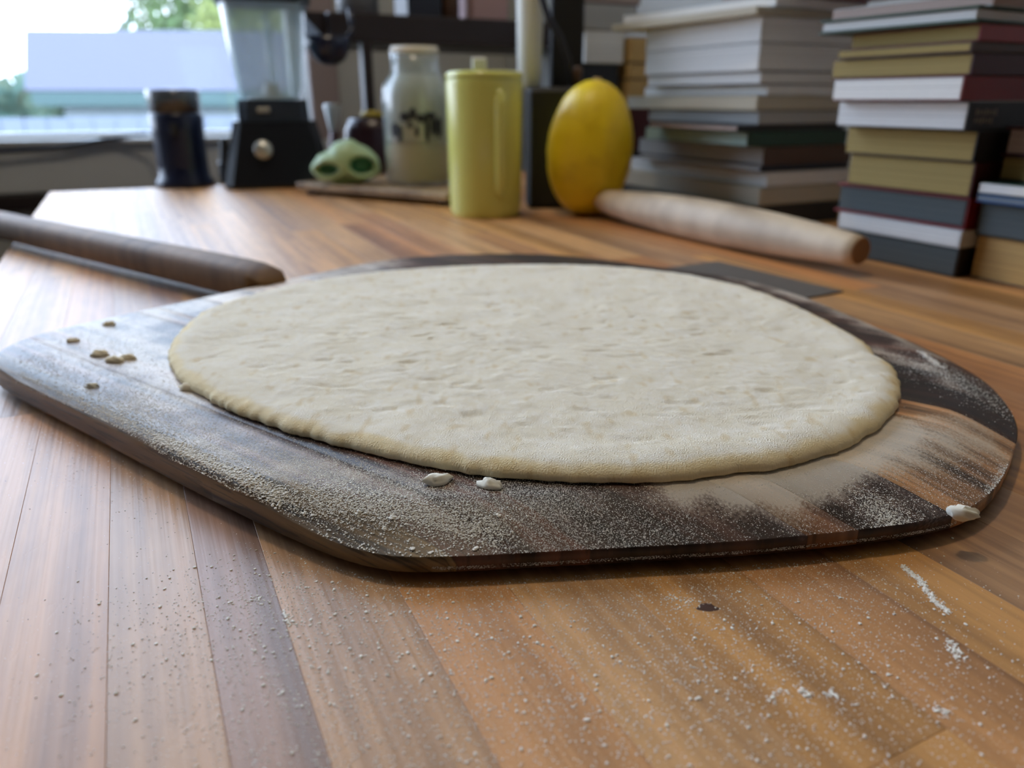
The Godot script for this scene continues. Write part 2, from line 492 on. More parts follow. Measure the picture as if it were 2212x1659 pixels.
func stave(a0: float, a1: float, b0: float, b1: float) -> ArrayMesh:     # local x = b, local -z = a; grain runs along a
	var st := begin()
	var g := 0.00003; var c := 0.00012; var y0 := -0.040
	var off := Vector2(rng.randf(), rng.randf())
	var V := func(b: float, y: float, a: float):
		st.set_uv(off + Vector2((b + y * 0.7) / 0.25, a / 1.1))
		st.add_vertex(Vector3(b, y, -a))
	var Q := func(p: Array):        # counter-clockwise from outside
		for k in [0, 2, 1, 0, 3, 2]: V.call(p[k].x, p[k].y, p[k].z)
	var l := b0 + g; var r := b1 - g; var n := a0 + g; var f := a1 - g
	Q.call([Vector3(l + c, 0, n + c), Vector3(r - c, 0, n + c), Vector3(r - c, 0, f - c), Vector3(l + c, 0, f - c)])
	Q.call([Vector3(l, -c, n), Vector3(r, -c, n), Vector3(r - c, 0, n + c), Vector3(l + c, 0, n + c)])
	Q.call([Vector3(r, -c, f), Vector3(l, -c, f), Vector3(l + c, 0, f - c), Vector3(r - c, 0, f - c)])
	Q.call([Vector3(l, -c, f), Vector3(l, -c, n), Vector3(l + c, 0, n + c), Vector3(l + c, 0, f - c)])
	Q.call([Vector3(r, -c, n), Vector3(r, -c, f), Vector3(r - c, 0, f - c), Vector3(r - c, 0, n + c)])
	Q.call([Vector3(l, y0, n), Vector3(r, y0, n), Vector3(r, -c, n), Vector3(l, -c, n)])
	Q.call([Vector3(r, y0, f), Vector3(l, y0, f), Vector3(l, -c, f), Vector3(r, -c, f)])
	Q.call([Vector3(l, y0, f), Vector3(l, y0, n), Vector3(l, -c, n), Vector3(l, -c, f)])
	Q.call([Vector3(r, y0, n), Vector3(r, y0, f), Vector3(r, -c, f), Vector3(r, -c, n)])
	Q.call([Vector3(l, y0, f), Vector3(r, y0, f), Vector3(r, y0, n), Vector3(l, y0, n)])
	return done(st)

# ------------------------------------------------------------------ pizza peel
const PD := Vector2(-0.80194, -0.59740)     # peel axis towards the handle, in (x, z)
const PE := Vector2(0.59740, -0.80194)      # across the peel, away from the lens
const TOP := 0.020
const T0 := 0.146
const T1 := 0.601
var outline := PackedVector2Array()         # (s, t)
var TEX := Rect2(-0.02, 0.115, 0.56, 0.56)  # what the peel's texture covers

func st_of(p: Vector3) -> Vector2:
	var q := Vector2(p.x, p.z)
	return Vector2(q.dot(PD), q.dot(PE))

func from_st(s: float, t: float, y: float) -> Vector3:
	var q := PD * s + PE * t
	return Vector3(q.x, y, q.y)

func chaikin(p: PackedVector2Array) -> PackedVector2Array:
	var o := PackedVector2Array()
	for i in p.size():
		var a := p[i]; var b := p[(i + 1) % p.size()]
		o.append(a.lerp(b, 0.25)); o.append(a.lerp(b, 0.75))
	return o

func make_outline():
	var p := PackedVector2Array()
	# front curve from the near corner to the far one, then the straight far side, the square back and the near side
	for q in [[0.196, 0.1452], [0.182, 0.1470], [0.170, 0.1500], [0.160, 0.1545], [0.1449, 0.1666], [0.1325, 0.1779], [0.1033, 0.2042], [0.0718, 0.2327], [0.0543, 0.2509], [0.0361, 0.2706], [0.0230, 0.2866], [0.0142, 0.3006], [0.0096, 0.3133], [0.0058, 0.3311], [0.0036, 0.3604], [0.0034, 0.3950], [0.0062, 0.4160], [0.0140, 0.4430], [0.0250, 0.4690], [0.0395, 0.4890], [0.0630, 0.5155], [0.0860, 0.5355], [0.117, 0.563], [0.1377, 0.580], [0.158, 0.592], [0.182, 0.599],
		[0.215, T1], [0.33, T1], [0.385, 0.597], [0.425, 0.576], [0.470, 0.535], [0.495, 0.500], [0.507, 0.46], [0.508, 0.37], [0.510, 0.25], [0.510, 0.205], [0.506, 0.180], [0.494, 0.159], [0.474, T0], [0.38, T0], [0.30, 0.1440], [0.24, 0.1438]]:
		p.append(Vector2(q[0], q[1]))
	outline = chaikin(chaikin(p))

func rim(s: float, t: float) -> float:      # distance in from the outline
	var best := 9.0
	var q := Vector2(s, t)
	for i in outline.size():
		var a := outline[i]; var b := outline[(i + 1) % outline.size()]
		if absf(a.x - s) > best + 0.03 and absf(b.x - s) > best + 0.03: continue
		best = minf(best, Geometry2D.get_closest_point_to_segment(q, a, b).distance_to(q))
	return best

func top_at(s: float, t: float, d: float) -> float:      # the peel thins towards its curved front, its other edges are rounded over
	var k0 := clampf(absf(t - 0.375) / 0.228, 0.0, 1.0)
	var front := smoothstep(0.070, 0.0, s - 0.004 - 0.172 * k0 * k0)
	var w := lerpf(0.0080, 0.050, front)
	var drop := lerpf(0.0062, 0.0100, front)
	var k := clampf(1.0 - d / w, 0.0, 1.0)
	return TOP - drop * lerpf(1.0 - sqrt(maxf(0.0, 1.0 - k * k)), k * k, front)

func bottom_at(d: float) -> float:      # the underside is relieved towards the edge
	return lerpf(0.0042, 0.0004, smoothstep(0.0, 0.034, d))

func span_at(t: float) -> Vector2:
	var lo := 9.0; var hi := -9.0
	for i in outline.size():
		var a := outline[i]; var b := outline[(i + 1) % outline.size()]
		if (a.y - t) * (b.y - t) <= 0.0 and absf(a.y - b.y) > 1e-9:
			var s := lerpf(a.x, b.x, (t - a.y) / (b.y - a.y))
			lo = minf(lo, s); hi = maxf(hi, s)
	return Vector2(lo, hi)

func peel():
	make_outline()
	var tmin := 9.0; var tmax := -9.0
	for q in outline:
		tmin = minf(tmin, q.y); tmax = maxf(tmax, q.y)
	var o := thing("pizza_peel", "floured dark walnut pizza peel with a rounded front lying under the dough", "pizza peel", Vector3.ZERO)
	var m := mat("peel_wood", Color.WHITE, 0.42)
	m.albedo_texture = peel_texture()
	m.texture_repeat = false
	m.roughness = 0.46
	var us := []
	for k in 17: us.append(0.14 * pow(k / 16.0, 1.6))
	for k in 60: us.append(0.14 + 0.72 * (k + 1) / 61.0)
	for k in 17: us.append(1.0 - 0.14 * pow((16 - k) / 16.0, 1.6))
	var joints := [tmin, 0.1785, 0.250, 0.2645, 0.2975, 0.3845, 0.446, 0.520, tmax]
	var steps := [0.0, 0.0003, 0.0008, 0.0015, 0.0024, 0.0036, 0.005, 0.0068, 0.009, 0.0115, 0.014]
	for j in joints.size() - 1:
		var ts := []
		var a: float = joints[j]; var b: float = joints[j + 1]
		if j == 0:
			for q in steps: ts.append(tmin + 0.00002 + q)
		else: ts.append_array([a, a + 0.0005])
		var from: float = ts[-1]
		var to: float = b - (0.014 if j == joints.size() - 2 else 0.0005)
		var n := maxi(1, int((to - from) / 0.005))
		for k in n - 1: ts.append(lerpf(from, to, float(k + 1) / n))
		if j == joints.size() - 2:
			for k in steps.size(): ts.append(tmax - 0.00002 - steps[steps.size() - 1 - k])
		else: ts.append_array([b - 0.0005, b])
		var rows := []; var uvs := []
		for t in ts:
			var sp := span_at(t)
			var joint := (absf(t - a) < 1e-6 and j > 0) or (absf(t - b) < 1e-6 and j < joints.size() - 2)
			var row := PackedVector3Array(); var uv := PackedVector2Array()
			var low := PackedVector3Array(); var luv := PackedVector2Array()
			for u in us:
				var s := lerpf(sp.x, sp.y, u)
				var d := 0.0 if u == 0.0 or u == 1.0 else rim(s, t)
				var y := top_at(s, t, d) - (0.0003 if joint else 0.0)
				row.append(from_st(s, t, y))
				uv.append(Vector2(s, t - (TOP - y if t < tmin + 0.02 else 0.0)))
				low.append(from_st(s, t, bottom_at(d)))
				luv.append(Vector2(s - (0.006 if u < 0.5 else -0.006), t - (0.016 if t < tmin + 0.02 else 0.0)))
			low.reverse(); luv.reverse()
			row.append_array(low); uv.append_array(luv)
			row.append(row[0]); uv.append(uv[0])
			rows.append(row); uvs.append(uv)
		# close the outer long sides
		var n2 := us.size()
		for e in [0, 1]:
			if (e == 0 and j == 0) or (e == 1 and j == joints.size() - 2):
				var row: PackedVector3Array = rows[0 if e == 0 else rows.size() - 1]
				var uv: PackedVector2Array = uvs[0 if e == 0 else uvs.size() - 1]
				var row2 := row.duplicate(); var uv2 := uv.duplicate()
				for k in n2:
					row2[k] = row[2 * n2 - 1 - k]
					uv2[k] = uv[2 * n2 - 1 - k]
				row2[2 * n2] = row2[0]; uv2[2 * n2] = uv2[0]
				if e == 0: rows.push_front(row2); uvs.push_front(uv2)
				else: rows.append(row2); uvs.append(uv2)
		obj("plank", strip(rows, uvs), m, o)
	# the handle, half lapped onto the back of the head and carried past the worktop's edge
	var st := begin(false)
	var secs := [[0.496, 0.0205, 0.0212, 0.010], [0.502, 0.0202, 0.0248, 0.014], [0.508, 0.0200, 0.0282, 0.0165], [0.515, 0.0090, 0.0306, 0.0175], [0.526, 0.0068, 0.0322, 0.018], [0.546, 0.0062, 0.0328, 0.0180], [0.6, 0.0062, 0.0330, 0.0180], [0.75, 0.0062, 0.0326, 0.0175], [0.95, 0.0062, 0.0326, 0.0175], [1.08, 0.0064, 0.0326, 0.0180], [1.10, 0.0090, 0.0300, 0.0155]]
	var rings := []
	for q in secs:
		var ring := []
		for k in 20:
			var th := TAU * k / 20
			var cx := signf(cos(th)) * pow(absf(cos(th)), 0.5)
			var cy := signf(sin(th)) * pow(absf(sin(th)), 0.5)
			ring.append(from_st(q[0], 0.357 + cx * q[3], (q[1] + q[2]) / 2 + cy * (q[2] - q[1]) / 2))
		rings.append(ring)
	for i in rings.size() - 1:
		var c := from_st((secs[i][0] + secs[i + 1][0]) / 2, 0.357, (secs[i][1] + secs[i][2]) / 2)
		for k in 20: quad_o(st, rings[i][k], rings[i][(k + 1) % 20], rings[i + 1][(k + 1) % 20], rings[i + 1][k], c)
	for e in [[0, 1], [rings.size() - 1, rings.size() - 2]]:
		var c := from_st(secs[e[0]][0], 0.357, (secs[e[0]][1] + secs[e[0]][2]) / 2)
		var c2 := from_st(secs[e[1]][0], 0.357, (secs[e[1]][1] + secs[e[1]][2]) / 2)
		for k in 20: tri_o(st, rings[e[0]][k], rings[e[0]][(k + 1) % 20], c, c2)
	var hm := mat("handle_wood", c8(130, 98, 64), 0.6)
	hm.metallic_specular = 0.3
	hm.albedo_texture = M.maple_0.albedo_texture
	hm.uv1_triplanar = true
	hm.uv1_scale = Vector3(3, 3, 3)
	obj("handle", done(st), hm, o)

func strip(rows: Array, uvs: Array) -> ArrayMesh:     # a skin over rows of points; each row runs from the front edge to the back
	var st := begin(false)
	for i in rows.size() - 1:
		for k in rows[i].size() - 1:
			var p := [rows[i][k], rows[i][k + 1], rows[i + 1][k + 1], rows[i + 1][k]]
			var q := [uvs[i][k], uvs[i][k + 1], uvs[i + 1][k + 1], uvs[i + 1][k]]
			for n in [0, 1, 2, 0, 2, 3]:
				var w: Vector2 = (q[n] - TEX.position) / TEX.size
				st.set_uv(Vector2(w.x, w.y))
				st.add_vertex(p[n])
	return done(st)

# where flour lies on the peel: [pixel points, spread in metres, weight]
var DUST := [
	[[Vector2(200, 880), Vector2(480, 1005), Vector2(640, 1058)], 0.006, 0.52],
	[[Vector2(640, 1060), Vector2(870, 1085), Vector2(1090, 1100), Vector2(1300, 1090)], 0.008, 0.42],
	[[Vector2(200, 760), Vector2(330, 860), Vector2(480, 950), Vector2(640, 1010), Vector2(900, 1060)], 0.022, 0.62],
	[[Vector2(200, 690), Vector2(330, 790), Vector2(420, 860)], 0.040, 0.90],
	[[Vector2(300, 690), Vector2(500, 640), Vector2(800, 575)], 0.050, 0.85],
	[[Vector2(120, 740), Vector2(230, 790)], 0.030, 0.80],
	[[Vector2(1000, 1060), Vector2(1250, 1068), Vector2(1450, 1060)], 0.010, 0.38],
	[[Vector2(1480, 1035), Vector2(1650, 1040), Vector2(1800, 1000), Vector2(1930, 930)], 0.020, 1.3],
	[[Vector2(1600, 1050), Vector2(1760, 1055)], 0.010, 0.95],
	[[Vector2(1850, 1000), Vector2(2000, 950), Vector2(2100, 930)], 0.024, 0.80],
	[[Vector2(1880, 760), Vector2(1990, 790), Vector2(2060, 830)], 0.016, 0.66],
	[[Vector2(1600, 600), Vector2(1800, 660), Vector2(2000, 750)], 0.024, 0.80],
	[[Vector2(1900, 1050), Vector2(2060, 1080)], 0.012, 0.48],
]

func peel_texture() -> ImageTexture:
	var N := 2048
	var w := 256
	var mask := PackedByteArray(); mask.resize(w * w)
	var segs := []
	for d in DUST:
		var pts := []
		for q in d[0]: pts.append(st_of(at(q.x, q.y, TOP - 0.001)))
		for i in pts.size() - 1: segs.append([pts[i], pts[i + 1], d[1], d[2]])
	for y in w:
		for x in w:
			var p := TEX.position + TEX.size * Vector2((x + 0.5) / w, (y + 0.5) / w)
			var v := 0.0
			for g in segs:
				var dd: float = Geometry2D.get_closest_point_to_segment(p, g[0], g[1]).distance_to(p) / g[2]
				if dd < 2.2: v = maxf(v, g[3] * exp(-dd * dd * 1.1))
			mask[y * w + x] = int(clampf(v, 0, 1) * 255)
	var mi := Image.create_from_data(w, w, false, Image.FORMAT_L8, mask)
	mi.resize(N, N, Image.INTERPOLATE_CUBIC)
	mask = mi.get_data()
	var speck := bytes_of(noise(0.16, 31, 3), 1024, 1024, 0, 0)
	var cloud := bytes_of(noise(0.012, 37, 4), 1024, 1024, 0, 0)
	var streak := bytes_of(noise(0.05, 41, 4), 24, 1024, N, N)       # u runs along the grain
	var pore := bytes_of(noise(0.20, 43, 2), 64, 1024, N, N)
	var wave := bytes_of(noise(0.02, 47, 3), 32, 512, N, N)
	# plank tones across t
	var cuts := [0.157, 0.1785, 0.196, 0.250, 0.2645, 0.2975, 0.3845, 0.446, 0.520, 9.0]
	var tone := [Vector3(108, 88, 60), Vector3(82, 54, 44), Vector3(92, 56, 41), Vector3(56, 38, 32), Vector3(106, 72, 48), Vector3(48, 33, 28), Vector3(164, 122, 84), Vector3(54, 35, 29), Vector3(72, 46, 37), Vector3(58, 40, 33)]
	var out := PackedByteArray(); out.resize(N * N * 3)
	for y in N:
		var t := TEX.position.y + TEX.size.y * (y + 0.5) / N
		var k := 0
		while t > cuts[k]: k += 1
		var c: Vector3 = tone[k]
		var cr := c.x; var cg := c.y; var cb := c.z
		var row := y * N
		var half := (y & 1023) * 1024
		for x in N:
			var i := row + x
			var j := half + (x & 1023)
			var g := 1.0 + (streak[i] - 128) * 0.0042 + (wave[i] - 128) * 0.0034
			if pore[i] < 88: g -= 0.20
			if k == 0 and pore[i] < 100: g -= 0.16
			var f := clampf((mask[i] * 2.0 + (speck[j] - 128) * 0.85 + (cloud[j] - 128) * 0.8 + (streak[i] - 128) * 0.5 - 190.0) / 290.0, 0.0, 0.84)
			var h := 1.0 - f
			out[i * 3] = int(clampf(cr * g * h + 226.0 * f, 0, 255))
			out[i * 3 + 1] = int(clampf(cg * g * h + 217.0 * f, 0, 255))
			out[i * 3 + 2] = int(clampf(cb * g * h + 203.0 * f, 0, 255))
	return ImageTexture.create_from_image(Image.create_from_data(N, N, false, Image.FORMAT_RGB8, out))

# ------------------------------------------------------------------ dough
var dough_pts := PackedVector3Array()
var dough_from := 0
var dough_drift := noise(22.0, 57, 3)

func dough():
	var ring := PackedVector2Array()
	# (x, depth) of the rolled sheet's outline, clockwise from the left
	for q in [[-0.192, 0.398], [-0.204, 0.452], [-0.205, 0.494], [-0.178, 0.550], [-0.122, 0.604], [-0.045, 0.632], [0.037, 0.637], [0.092, 0.625], [0.126, 0.606], [0.150, 0.586], [0.181, 0.543], [0.196, 0.486], [0.203, 0.437], [0.2045, 0.412], [0.1985, 0.396], [0.2015, 0.380], [0.1970, 0.366], [0.189, 0.344], [0.176, 0.322], [0.160, 0.302], [0.136, 0.281], [0.115, 0.269], [0.101, 0.2625],
		[0.089, 0.2605], [0.077, 0.2575], [0.062, 0.2530], [0.045, 0.2520], [0.018, 0.2530], [-0.012, 0.2575], [-0.042, 0.2695], [-0.083, 0.290], [-0.129, 0.320], [-0.168, 0.359]]:
		ring.append(Vector2(q[0], -q[1]))
	ring = chaikin(ring)
	# even spacing by angle
	var c := Vector2(0.0, -0.435)
	var NA := 540
	var rad := []
	for i in NA:
		var dir := Vector2.from_angle(TAU * i / NA)
		var best := 0.2
		for k in ring.size():
			var hit = Geometry2D.segment_intersects_segment(c, c + dir * 0.6, ring[k], ring[(k + 1) % ring.size()])
			if hit != null: best = (hit - c).length()
		rad.append(best)
	var thick := 0.0056
	var n1 := noise(14.0, 51, 2); var n2 := noise(60.0, 52, 3); var n3 := noise(120.0, 53, 2); var n4 := noise(38.0, 55, 2)
	var rows := []
	# rings from the tucked-under foot over the rounded rim to the middle
	var ds := [[-1.0, 0.0], [-0.35, 0.0], [-0.08, 0.10], [0.0, 0.28]]
	for k in 14: ds.append([0.0006 * pow(k + 1, 1.35), -1.0])
	var NR := 100
	var inset0 := 0.0006 * pow(14, 1.35)
	var verts := []
	var pts := PackedVector3Array()
	var total := ds.size() + NR
	for j in total:
		for i in NA:
			var dir := Vector2.from_angle(TAU * i / NA)
			var r: float = rad[i]
			var wob := n1.get_noise_2d(dir.x * 0.5, dir.y * 0.5) * 0.0009 + n4.get_noise_2d(dir.x * 0.6, dir.y * 0.6) * 0.0010
			r += wob
			var y := 0.0
			var rr := r
			if j < ds.size():
				var d: float = ds[j][0]
				if d <= 0.0:
					rr = r + d * 0.006
					y = ds[j][1] * thick
				else:
					rr = r - d
			else:
				rr = (r - inset0) * (1.0 - float(j - ds.size() + 1) / NR)
			var d2 := r - rr
			var p := c + dir * rr
			if j >= 4:
				var k := clampf(1.0 - d2 / 0.0085, 0.0, 1.0)
				y = thick * (0.30 + 0.70 * sqrt(maxf(0.0, 1.0 - k * k)))
				var inner := smoothstep(0.004, 0.02, d2)
				y += inner * (n1.get_noise_2d(p.x, p.y) * 0.0010 + n2.get_noise_2d(p.x * 0.8, p.y * 1.3) * 0.00022 + n3.get_noise_2d(p.x * 0.8, p.y * 1.3) * 0.00011)
				var pit := n4.get_noise_2d(p.x * 0.85 + 3.0, p.y * 1.7)
				y -= inner * smoothstep(0.42, 0.64, pit) * 0.0007
				y += inner * smoothstep(0.34, 0.6, n4.get_noise_2d(p.x * 0.8 - 7.0, p.y * 1.6)) * 0.0004
				y += 0.0012 * exp(-pow((d2 - 0.014) / 0.011, 2.0)) * (0.35 + 0.65 * clampf(dir.x + 0.3, 0, 1))
			var sq := st_of(Vector3(p.x, 0, p.y))
			pts.append(Vector3(p.x, TOP + 0.0002 + y, p.y))
	dough_pts = pts
	dough_from = NA * 7
	var st := SurfaceTool.new()
	st.begin(Mesh.PRIMITIVE_TRIANGLES)
	var bare := Color(1.0, 0.91, 0.70)          # dough without flour, round the rim
	for n in pts.size():
		var p := pts[n]
		var ringn := n / NA
		var dd: float = 0.0 if ringn < 4 else (ds[ringn][0] if ringn < ds.size() else 0.05)
		var w := smoothstep(0.0030, 0.0080, dd + 0.004 * n2.get_noise_2d(p.x * 0.6, p.z * 0.6))
		st.set_color(bare.lerp(Color.WHITE, w))
		st.set_uv(Vector2((p.x + 0.25) / 0.5, (p.z + 0.68) / 0.5))
		st.add_vertex(p)
	for j in total - 1:
		for i in NA:
			var i2 := (i + 1) % NA
			var a := j * NA + i; var b := j * NA + i2; var d := (j + 1) * NA + i; var e := (j + 1) * NA + i2
			for q in ([a, b, e, a, e, d] if j < total - 2 else [a, b, d]): st.add_index(q)
	st.generate_normals()
	var m := mat("dough", Color.WHITE, 0.85)
	m.albedo_texture = dough_texture()
	m.heightmap_enabled = true
	m.heightmap_texture = dough_relief()
	m.heightmap_scale = 0.05
	m.vertex_color_use_as_albedo = true
	m.metallic_specular = 0.25
	tag(obj("pizza_dough", st.commit(), m), "large pale rolled out round of pizza dough lying on the dark peel", "dough")

func dough_texture() -> ImageTexture:
	var N := 1024
	var a := bytes_of(noise(0.02, 61, 4), N, N)
	var b := bytes_of(noise(0.09, 62, 3), N, N)
	var d := bytes_of(noise(0.045, 63, 2), N, 512, N, N)
	var out := PackedByteArray(); out.resize(N * N * 3)
	for i in N * N:
		var f := clampf((a[i] * 0.6 + b[i] * 0.5 - 104.0) / 90.0, 0.0, 1.0)      # flour film
		var p := clampf((d[i] - 178.0) / 62.0, 0.0, 1.0) * 0.5                  # bare, drier spots
		out[i * 3] = int(lerpf(lerpf(234, 238, f), 210, p))
		out[i * 3 + 1] = int(lerpf(lerpf(226, 232, f), 186, p))
		out[i * 3 + 2] = int(lerpf(lerpf(206, 218, f), 142, p))
	return ImageTexture.create_from_image(Image.create_from_data(N, N, false, Image.FORMAT_RGB8, out))

func dough_relief() -> ImageTexture:
	var N := 2048
	var a := bytes_of(noise(0.34, 71, 2), 1024, 1024)
	var b := bytes_of(noise(0.03, 72, 3), 1024, 1024)
	var out := PackedByteArray(); out.resize(N * N)
	for y in N:
		for x in N:
			var j := (y & 1023) * 1024 + (x & 1023)
			out[y * N + x] = clampi(int(128 + (a[j] - 128) * (0.25 + b[j] / 255.0 * 0.9) + (b[j] - 128) * 0.4), 0, 255)
	return ImageTexture.create_from_image(Image.create_from_data(N, N, false, Image.FORMAT_L8, out))

# ------------------------------------------------------------------ loose flour
func grain_mesh(sd: int) -> ArrayMesh:
	var r := RandomNumberGenerator.new(); r.seed = sd
	var g := (1.0 + sqrt(5.0)) / 2.0
	var v := []
	for q in [[-1, g, 0], [1, g, 0], [-1, -g, 0], [1, -g, 0], [0, -1, g], [0, 1, g], [0, -1, -g], [0, 1, -g], [g, 0, -1], [g, 0, 1], [-g, 0, -1], [-g, 0, 1]]:
		v.append(Vector3(q[0], q[1] * 0.8, q[2]).normalized() * r.randf_range(0.7, 1.2))
	var st := begin(false)
	for f in [[0, 11, 5], [0, 5, 1], [0, 1, 7], [0, 7, 10], [0, 10, 11], [1, 5, 9], [5, 11, 4], [11, 10, 2], [10, 7, 6], [7, 1, 8], [3, 9, 4], [3, 4, 2], [3, 2, 6], [3, 6, 8], [3, 8, 9], [4, 9, 5], [2, 4, 11], [6, 2, 10], [8, 6, 7], [9, 8, 1]]:
		tri_o(st, v[f[0]], v[f[1]], v[f[2]], Vector3.ZERO)
	return done(st)

func scatter(called: String, label: String, xs: Array, m: Material, sd: int, category := "flour"):
	var mm := MultiMesh.new()
	mm.transform_format = MultiMesh.TRANSFORM_3D
	mm.mesh = grain_mesh(sd)
	mm.instance_count = xs.size()
	for i in xs.size(): mm.set_instance_transform(i, xs[i])
	var mi := MultiMeshInstance3D.new()
	mi.name = numbered(called)
	mi.multimesh = mm
	mi.material_override = m
	add_child(mi, true)
	tag(mi, label, category, "", "stuff")

func speck(p: Vector3, s: float) -> Transform3D:
	var b := Basis.from_euler(Vector3(rng.randf() * TAU, rng.randf() * TAU, rng.randf() * TAU)).scaled(Vector3(s * 1.1, s * rng.randf_range(0.36, 0.62), s * rng.randf_range(0.8, 1.4)))
	return Transform3D(b, p + Vector3(0, s * 0.3, 0))

func flour():
	# on the peel: [pixel line, spread in metres, grains, smallest, largest radius]
	var on_peel := []
	for q in [
		[[Vector2(30, 803), Vector2(150, 856), Vector2(260, 903), Vector2(380, 960), Vector2(480, 1008), Vector2(560, 1043), Vector2(640, 1062)], 0.0017, 8000, 0.00012, 0.00042],
		[[Vector2(330, 940), Vector2(480, 1012), Vector2(610, 1058)], 0.0016, 4200, 0.00015, 0.0006],
		[[Vector2(640, 1062), Vector2(760, 1076), Vector2(870, 1092), Vector2(980, 1108), Vector2(1090, 1116)], 0.0040, 9000, 0.00012, 0.00036],
		[[Vector2(600, 1000), Vector2(800, 1050), Vector2(1000, 1072), Vector2(1250, 1080)], 0.0080, 20000, 0.00009, 0.00021],
		[[Vector2(250, 850), Vector2(400, 920), Vector2(600, 1000), Vector2(800, 1050)], 0.010, 16000, 0.00009, 0.00024],
		[[Vector2(680, 1105), Vector2(800, 1130), Vector2(950, 1160)], 0.006, 900, 0.00012, 0.00042],
		[[Vector2(940, 1140), Vector2(985, 1165)], 0.002, 220, 0.00012, 0.00030],
		[[Vector2(1100, 1120), Vector2(1300, 1115), Vector2(1500, 1090)], 0.010, 8500, 0.00009, 0.00022],
		[[Vector2(1100, 1170), Vector2(1500, 1150), Vector2(1900, 1110), Vector2(2150, 980)], 0.007, 4200, 0.00009, 0.00026],
		[[Vector2(1580, 1060), Vector2(1750, 1050), Vector2(1900, 1000), Vector2(2100, 950)], 0.016, 9000, 0.00008, 0.00020],
		[[Vector2(1870, 1050), Vector2(1960, 1090), Vector2(2030, 1110)], 0.005, 3800, 0.00010, 0.00030],
		[[Vector2(1700, 1176), Vector2(1900, 1150), Vector2(2040, 1122), Vector2(2130, 1060), Vector2(2185, 960)], 0.0012, 2600, 0.00010, 0.00032],
		[[Vector2(1960, 780), Vector2(2050, 800), Vector2(2150, 850)], 0.012, 2600, 0.0001, 0.0003],
		[[Vector2(1990, 755), Vector2(2030, 790)], 0.0016, 500, 0.00015, 0.0005],
		[[Vector2(180, 720), Vector2(280, 790), Vector2(360, 850)], 0.018, 5000, 0.0001, 0.0003],
		[[Vector2(60, 770), Vector2(200, 850), Vector2(330, 900)], 0.006, 3500, 0.0001, 0.0003]]:
		line_of(on_peel, q, true)
	for k in 14:      # a few stray lumps
		var q := Vector2(rng.randf_range(600, 1150), 0)
		q.y = 1085 + (q.x - 600) * 0.06 + rng.randf_range(-20, 60)
		line_of(on_peel, [[q, q + Vector2(1, 0)], 0.0003, 7, 0.0004, 0.0008], true)
	# a thin white line of flour caught on the lip of the front edge
	for k in 2600:
		var f := rng.randf()
		var i := int(f * 40.0) + 22
		var t := lerpf(0.160, 0.300, f)
		var s := span_at(t).x
		var keep := 0.35 + 0.65 * absf(sin(t * 160.0))
		if rng.randf() > keep: continue
		on_peel.append(speck(from_st(s - 0.00005, t, rng.randf_range(0.0050, 0.0062)), rng.randf_range(0.00008, 0.0002)))
	scatter("peel_flour", "white flour grains strewn over the dark wood of the peel", on_peel, M.flour_white, 5)
	var on_top := []
	for q in [
		[[Vector2(1948, 1222), Vector2(1985, 1252), Vector2(2020, 1300), Vector2(2050, 1325)], 0.0007, 620, 0.00018, 0.00050],
		[[Vector2(2050, 1385), Vector2(2062, 1410), Vector2(2078, 1425)], 0.0010, 90, 0.0002, 0.0006],
		[[Vector2(1660, 1512), Vector2(1690, 1492)], 0.0008, 34, 0.0002, 0.0006],
		[[Vector2(1730, 1490), Vector2(1745, 1500)], 0.0006, 22, 0.0002, 0.0006],
		[[Vector2(1790, 1500), Vector2(1815, 1510)], 0.0007, 26, 0.0002, 0.0006],
		[[Vector2(2020, 1530), Vector2(2050, 1545)], 0.0009, 40, 0.0002, 0.0006],
		[[Vector2(1440, 1290), Vector2(1500, 1300)], 0.0012, 50, 0.0002, 0.0004],
		[[Vector2(540, 1290), Vector2(570, 1300)], 0.0010, 30, 0.0002, 0.0005],
		[[Vector2(610, 1315), Vector2(635, 1352)], 0.0008, 36, 0.0002, 0.0007],
		[[Vector2(500, 1260), Vector2(800, 1300), Vector2(1300, 1290), Vector2(1900, 1220)], 0.014, 8000, 0.00007, 0.00026],
		[[Vector2(300, 1350), Vector2(800, 1450), Vector2(1300, 1420), Vector2(2000, 1350)], 0.022, 9000, 0.00007, 0.00030],
		[[Vector2(500, 1560), Vector2(1200, 1560), Vector2(2200, 1560)], 0.020, 6000, 0.00007, 0.00030],
		[[Vector2(420, 1280), Vector2(700, 1330), Vector2(1000, 1420)], 0.018, 420, 0.0002, 0.0006],
		[[Vector2(400, 1500), Vector2(900, 1520), Vector2(1400, 1480), Vector2(2100, 1440)], 0.026, 800, 0.0002, 0.00055],
		[[Vector2(700, 1225), Vector2(1100, 1262), Vector2(1600, 1225)], 0.004, 1600, 0.00006, 0.00016],
		[[Vector2(60, 900), Vector2(250, 1020), Vector2(400, 1130)], 0.016, 700, 0.0001, 0.00025]]:
		line_of(on_top, q, false)
	scatter("worktop_flour", "white flour specks scattered across the near part of the worktop", on_top, M.flour_white, 6)
	# on the dough, thickest along its near rim
	var on_dough := []
	while on_dough.size() < 16000:
		var p := dough_pts[rng.randi_range(dough_from, dough_pts.size() - 1)] as Vector3
		var near := clampf((-p.z - 0.26) / 0.20, 0.0, 1.0)
		var n := 0.5 + 0.5 * dough_drift.get_noise_2d(p.x, p.z)
		if rng.randf() > (1.0 - near) * n * 1.1 + 0.02: continue
		p += Vector3(rng.randfn() * 0.0012, 0, rng.randfn() * 0.0012)
		on_dough.append(speck(p - Vector3(0, 0.00006, 0), lerpf(0.00006, 0.00020, pow(rng.randf(), 3.0))))
	scatter("dough_flour", "fine white flour dusted over the rolled out dough", on_dough, M.flour_white, 7)
